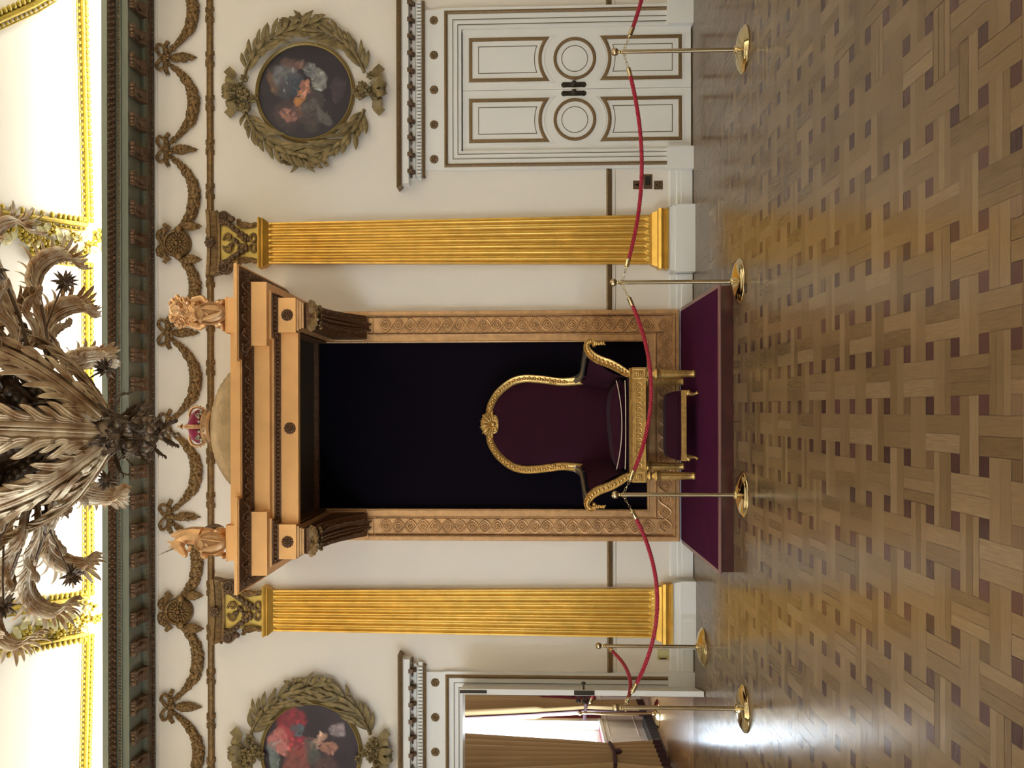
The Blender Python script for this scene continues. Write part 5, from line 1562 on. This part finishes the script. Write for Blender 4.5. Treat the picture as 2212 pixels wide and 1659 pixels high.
# ------------------------------------------------------------------ next room seen through the open doorway
def next_room():
    y0 = D + .36; xl = -4.10
    wy0, wy1 = 10.95, 12.15; sill, head = .66, 4.1
    mb = MB(); mb.box(xl - .3, xl, y0, wy0, 0, 5); mb.box(xl - .3, xl, wy1, 16, 0, 5); mb.box(xl - .3, xl, wy0, wy1, 0, sill); mb.box(xl - .3, xl, wy0, wy1, head, 5)
    struct(mb.build('wall_next_left', M_REDW, smooth=False))
    struct(MB().box(xl, 1.6, 15.7, 16, 0, 5).build('wall_next_far', M_REDW, smooth=False))
    struct(MB().box(1.3, 1.6, y0, 16, 0, 5).build('wall_next_right', M_REDW, smooth=False))
    struct(MB().box(xl - .3, 1.6, y0, 16, 5, 5.2).build('ceiling.001', M_CEIL, smooth=False))
    rv = MB()
    for ya, yb in ((wy0 - .005, wy0 + .012), (wy1 - .012, wy1 + .005)): rv.box(xl - .3, xl + .03, ya, yb, sill, head)
    for ya, yb in ((wy0 - .10, wy0), (wy1, wy1 + .10)): rv.box(xl - .01, xl + .03, ya, yb, sill, head + .1)
    struct(rv.build('trim_51', M_WHITE, smooth=False))
    w = MB().sweep([(xl - .12, wy0 + .03, sill + .03), (xl - .12, wy1 - .03, sill + .03), (xl - .12, wy1 - .03, head), (xl - .12, wy0 + .03, head)], [(-.03, -.03), (.03, -.03), (.03, .03), (-.03, .03)], (1, 0, 0), closed=True)
    w.box(xl - .02, xl + .05, wy0 - .06, wy1 + .06, sill - .04, sill)
    struct(w.build('window_4', M_WHITE, smooth=False))
    # panelled dado on the window wall
    m = MB(); m.box(xl, xl + .03, y0, 15.7, .0, sill - .05)
    for ya, yb in ((9.6, 10.5), (10.65, 11.45), (11.6, 12.4), (12.55, 13.6)):
        m.sweep([(xl + .03, ya, .2), (xl + .03, yb, .2), (xl + .03, yb, .56), (xl + .03, ya, .56)], [(-.015, 0), (0, .012), (.015, 0)], (1, 0, 0), closed=True)
    struct(m.build('trim_50', M_WHITE, smooth=False))
    g = MB().box(xl + .03, xl + .16, 10.75, 12.0, 0, .11)
    for k in range(12): g.box(xl + .16, xl + .165, 10.8 + k * .1, 10.85 + k * .1, .02, .09)
    g.build('floor_heater', M_DGREY, tagd=('long dark grey heating duct on the floor under the bright window of the next room', 'heater'), smooth=False)
    def curtain(px0, px1, v_top, v_bot, Y, side, label, tie_v, group):
        # a pleated drape pinched by a tie, hanging just inside the window wall
        a, b = at(v_bot, px0, Y), at(v_bot, px1, Y)
        return
    def drape(yc0, yc1, pinch, label, seed, ht, gmin):
        """pleated cloth along the window wall between yc0 and yc1, gathered towards y = pinch at 1.15 m"""
        rn = random.Random(seed); root = thing('window_curtain', label, 'curtain', (xl + .2, (yc0 + yc1) / 2, 0), 'tan curtains in the next room')
        nz, ny = 46, 64; rows = []; zt, zb = 4.4, .07
        ph = [rn.uniform(-.4, .4) for _ in range(12)]
        for i in range(nz + 1):
            z = zb + (zt - zb) * i / nz
            if z > ht: g = gmin + (1 - gmin) * min(1, ((z - ht) / 2.9) ** .85)
            else: g = gmin * (1 + .45 * ((ht - z) / ht) ** .7)
            row = []
            for j in range(ny + 1):
                t = j / ny; y = pinch + ((yc0 + (yc1 - yc0) * t) - pinch) * g
                f = sin(t * 2 * pi * 6.5 + ph[int(t * 11)] * .4); x = xl + .22 + (.085 if g > .4 else .06) * f + (.06 if z < ht else 0) * 0
                row.append(Vector((x, y, z)))
            rows.append(row)
        mb = MB().grid(rows); mb.grid([[p + Vector((.006, 0, 0)) for p in r][::-1] for r in rows]); mb.build('cloth', M_CURT, root, angle=80)
        h = MB().grid([[p + Vector((.012, 0, 0)) for p in r] for r in rows[:2]]).grid([[p + Vector((-.004, 0, 0)) for p in r][::-1] for r in rows[:2]])
        e = [(r[-1] if abs(yc1 - pinch) > abs(yc0 - pinch) else r[0]) for r in rows]
        h.tube([p + Vector((.01, 0, 0)) for p in e[:]], .014, 5)
        h.build('braid_hem', M_CURTD, root)
        t = MB(); zc = ht; yy = [pinch + (yc0 - pinch) * gmin, pinch + (yc1 - pinch) * gmin]
        t.tube([(xl + .10, min(yy) - .02, zc + .02), (xl + .30, min(yy) + .0, zc), (xl + .325, (yy[0] + yy[1]) / 2, zc - .02), (xl + .30, max(yy), zc), (xl + .1, max(yy) + .02, zc + .05)], .022, 8)
        t.blob((xl + .32, (yy[0] + yy[1]) / 2, zc - .06), (.03, .03, .05)); t.build('tie_back', M_CURTD, root)
        p = MB(); 
        # pelmet swag at the very top
        for k in range(9):
            pass
    drape(11.42, 12.62, 12.12, 'tan curtain on the far side of the bright window in the next room', 3, .84, .2)
    drape(9.5, 11.05, 10.3, 'tan curtain on the near side of the bright window, cut by the photo edge', 4, .66, .4)
    m = MB().box(xl + .08, xl + .34, 9.5, 13.8, 4.2, 4.5); m.build('curtain_pelmet', M_CURTD, tagd=('dark plum pelmet above the tan curtains of the next room', 'pelmet'), smooth=False)
    # small cabinet silhouettes against the crimson wall
    c = Vector((-2.9, 15.3, 0)); t = thing('side_table', 'dark side table against the crimson wall of the next room', 'table', c)
    MB().box(c.x - .5, c.x + .4, c.y - .2, c.y + .2, .72, .78).build('top', M_DARKG, t, smooth=False)
    for sx in (-.45, .35):
        for sy in (-.16, .16): MB().box(c.x + sx - .03, c.x + sx + .03, c.y + sy - .03, c.y + sy + .03, 0, .72).build('leg', M_DARKG, t, smooth=False)
next_room()

# ------------------------------------------------------------------ chandelier of gilded leaves
def chandelier():
    C = Vector((-.125, 4.95, 0)); zt = 6.8
    root = thing('leaf_chandelier', 'huge gilded acanthus-leaf chandelier hanging from the ceiling in front of the throne wall', 'chandelier', C + Vector((0, 0, 3.55)))
    rn = random.Random(21)
    def ring(r, z, a): return C + Vector((r * cos(a), r * sin(a), z))
    MB().tube([C + Vector((0, 0, 3.75)), C + Vector((0, 0, 4.6)), C + Vector((0, 0, zt))], [.03, .05, .03], 10).lathe([(.0, 0), (.16, .0), (.13, -.06), (.05, -.12)], C + Vector((0, 0, zt)), 24).build('stem', M_CHDK, root)
    # hub and pendant finial: clustered small dark leaves and berries
    h = MB()
    for k in range(46):
        t = k / 45; z = 3.60 + .42 * t; r = .028 + .065 * sin(pi * min(1, t * .95 + .05)) ** 1.2; a = k * 2.4
        p = ring(r * .45, z, a); d = Vector((cos(a), sin(a), -.35 if k % 2 else .4)); L = .07 + .06 * sin(pi * t)
        h.acanthus([p, p + d * L * .6 + Vector((0, 0, -.015)), p + d * L + Vector((0, 0, -.04 if k % 2 else .015))], Vector((-sin(a), cos(a), 0)), .034, 4, k, .3)
    for k in range(30): h.blob(ring(.05 + .03 * rn.random(), 3.62 + .30 * rn.random(), rn.uniform(0, 6.28)), .022 + .012 * rn.random())
    for k in range(7): h.blob(C + Vector((.012 * sin(k * 2), .012 * cos(k * 2), 3.65 - .022 * k)), .024 - .0018 * k)
    h.blob(C + Vector((0, 0, 3.93)), (.10, .10, .14))
    for k in range(5):
        a = k * 2 * pi / 5 + .9; p = ring(.08, 3.86, a)
        h.acanthus([p, ring(.15, 3.83, a), ring(.21, 3.80, a), ring(.23, 3.75, a)], Vector((-sin(a), cos(a), 0)), .05, 6, k, .3)
    h.build('finial', M_CHDK, root)
    hp = MB(); hp.tube([ring(.135, 3.985, a * pi / 18) for a in range(36)], .007, 6, closed=True)
    hp.build('hoop', M_BRASSM, root)
    def acanth(pts, a, W, lob, m, nm='leaf', cup=.30):
        mb = MB().leaf(pts, Vector((-sin(a), cos(a), 0)), W, lob, cup=cup, n=56, m=15, flute=.085, lobe_amt=.38, fwd=.13)
        mb.tube(catmull(pts, 16), [.012 - .009 * i / 16 for i in range(17)], 6)
        o = mb.build(nm, m, root, angle=70)
        md = o.modifiers.new('sheet', 'SOLIDIFY'); md.thickness = .004
        return o
    def acan(pts, a, W, pairs, m, nm='leaf', cup=.25, seed=1):
        mb = MB().acanthus(pts, Vector((-sin(a), cos(a), 0)), W, pairs, seed, cup)
        mb.tube(catmull(pts, 16), [.011 - .008 * i / 16 for i in range(17)], 6)
        o = mb.build(nm, m, root, angle=70)
        md = o.modifiers.new('sheet', 'SOLIDIFY'); md.thickness = .003
        return o
    # lower tier: large leaves opening upwards from the hub
    for k in range(7):
        a = k * 2 * pi / 7 + .30; s = rn.uniform(.94, 1.06)
        pts = [ring(.10, 3.90, a), ring(.20, 3.97, a), ring(.36, 4.10, a), ring(.49 * s, 4.28, a), ring(.58 * s, 4.48, a), ring(.68 * s, 4.58, a + .04), ring(.78 * s, 4.52, a + .06)]
        acan(pts, a, .185, 13, M_CHAND, seed=k)
    for k in range(7):
        a = k * 2 * pi / 7 + .70
        pts = [ring(.08, 3.98, a), ring(.16, 4.15, a), ring(.22, 4.35, a), ring(.30, 4.55, a), ring(.44, 4.70, a)]
        acan(pts, a, .12, 10, M_CHDK, seed=k + 9)
    # outer tier: arms with curling plumes
    for k in range(16):
        a = k * pi / 8 + rn.uniform(-.06, .06); s = rn.uniform(.95, 1.06); dz = rn.uniform(-.03, .05)
        arm = [ring(.20, 4.34, a), ring(.40, 4.34 + dz, a), ring(.60, 4.38 + dz, a), ring(.80 * s, 4.46 + dz, a)]
        mb = MB().tube(catmull(arm, 20), .010, 7)
        for i in range(7):
            p = catmull(arm, 20)[3 + 2 * i]; mb.blob(p + Vector((rn.uniform(-.02, .02), 0, .01)), .014)
        mb.build('arm', M_CHDK, root)
        pts = [ring(.56 * s, 4.38 + dz, a), ring(.78 * s, 4.46 + dz, a), ring(.96 * s, 4.53 + dz, a), ring(1.09 * s, 4.50 + dz, a), ring(1.14 * s, 4.40 + dz, a), ring(1.10 * s, 4.32 + dz, a)]
        acan(pts, a, .150, 15, M_PLUME, 'plume', .35, seed=k + 20)
        b = a + .17
        pts = [ring(.42, 4.36, a), ring(.56, 4.33, b), ring(.70, 4.40, b), ring(.80, 4.36, b + .03)]
        acan(pts, b, .080, 9, M_PLUME, 'plume', .3, seed=k + 40)
        b = a - .13
        pts = [ring(.30, 4.38, a), ring(.46, 4.48, b), ring(.62, 4.60, b), ring(.74, 4.60, b - .03)]
        acan(pts, b, .09, 9, M_CHAND if k % 2 else M_CHDK, 'plume', .3, seed=k + 60)
    # upper tier
    for k in range(10):
        a = k * pi / 5 + .1
        pts = [ring(.15, 4.60, a), ring(.40, 4.78, a), ring(.66, 4.98, a), ring(.88, 5.02, a), ring(.96, 4.90, a)]
        acan(pts, a, .14, 14, M_PLUME, 'plume', .3, seed=k + 80)
    # spiky thistle flowers at arm ends
    for k in range(8):
        a = k * pi / 4 + .35; c = ring(.93, 4.30, a); mb = MB().blob(c, .030)
        for j in range(34):
            e = rn.uniform(-1, 1); f = rn.uniform(0, 2 * pi); q = sqrt(1 - e * e); d = Vector((q * cos(f), q * sin(f), e))
            mb.tube([c, c + d * .045, c + d * .078], [.012, .010, .001], 5)
        mb.tube([ring(.62, 4.36, a), ring(.8, 4.33, a), c], .006, 6)
        mb.build('thistle_flower', M_CHDK, root)
    # coronet of short leaves between hub and arms
    for k in range(12):
        a = k * pi / 6
        mb = MB().leaf([ring(.12, 4.22, a), ring(.24, 4.28, a), ring(.34, 4.36, a), ring(.40, 4.30, a)], Vector((-sin(a), cos(a), 0)), .075, 4, n=20, m=9)
        for j in range(4): mb.blob(ring(.2 + .04 * j, 4.26 + .02 * j, a + .25), .028)
        mb.build('leaf', M_CHDK, root)
chandelier()
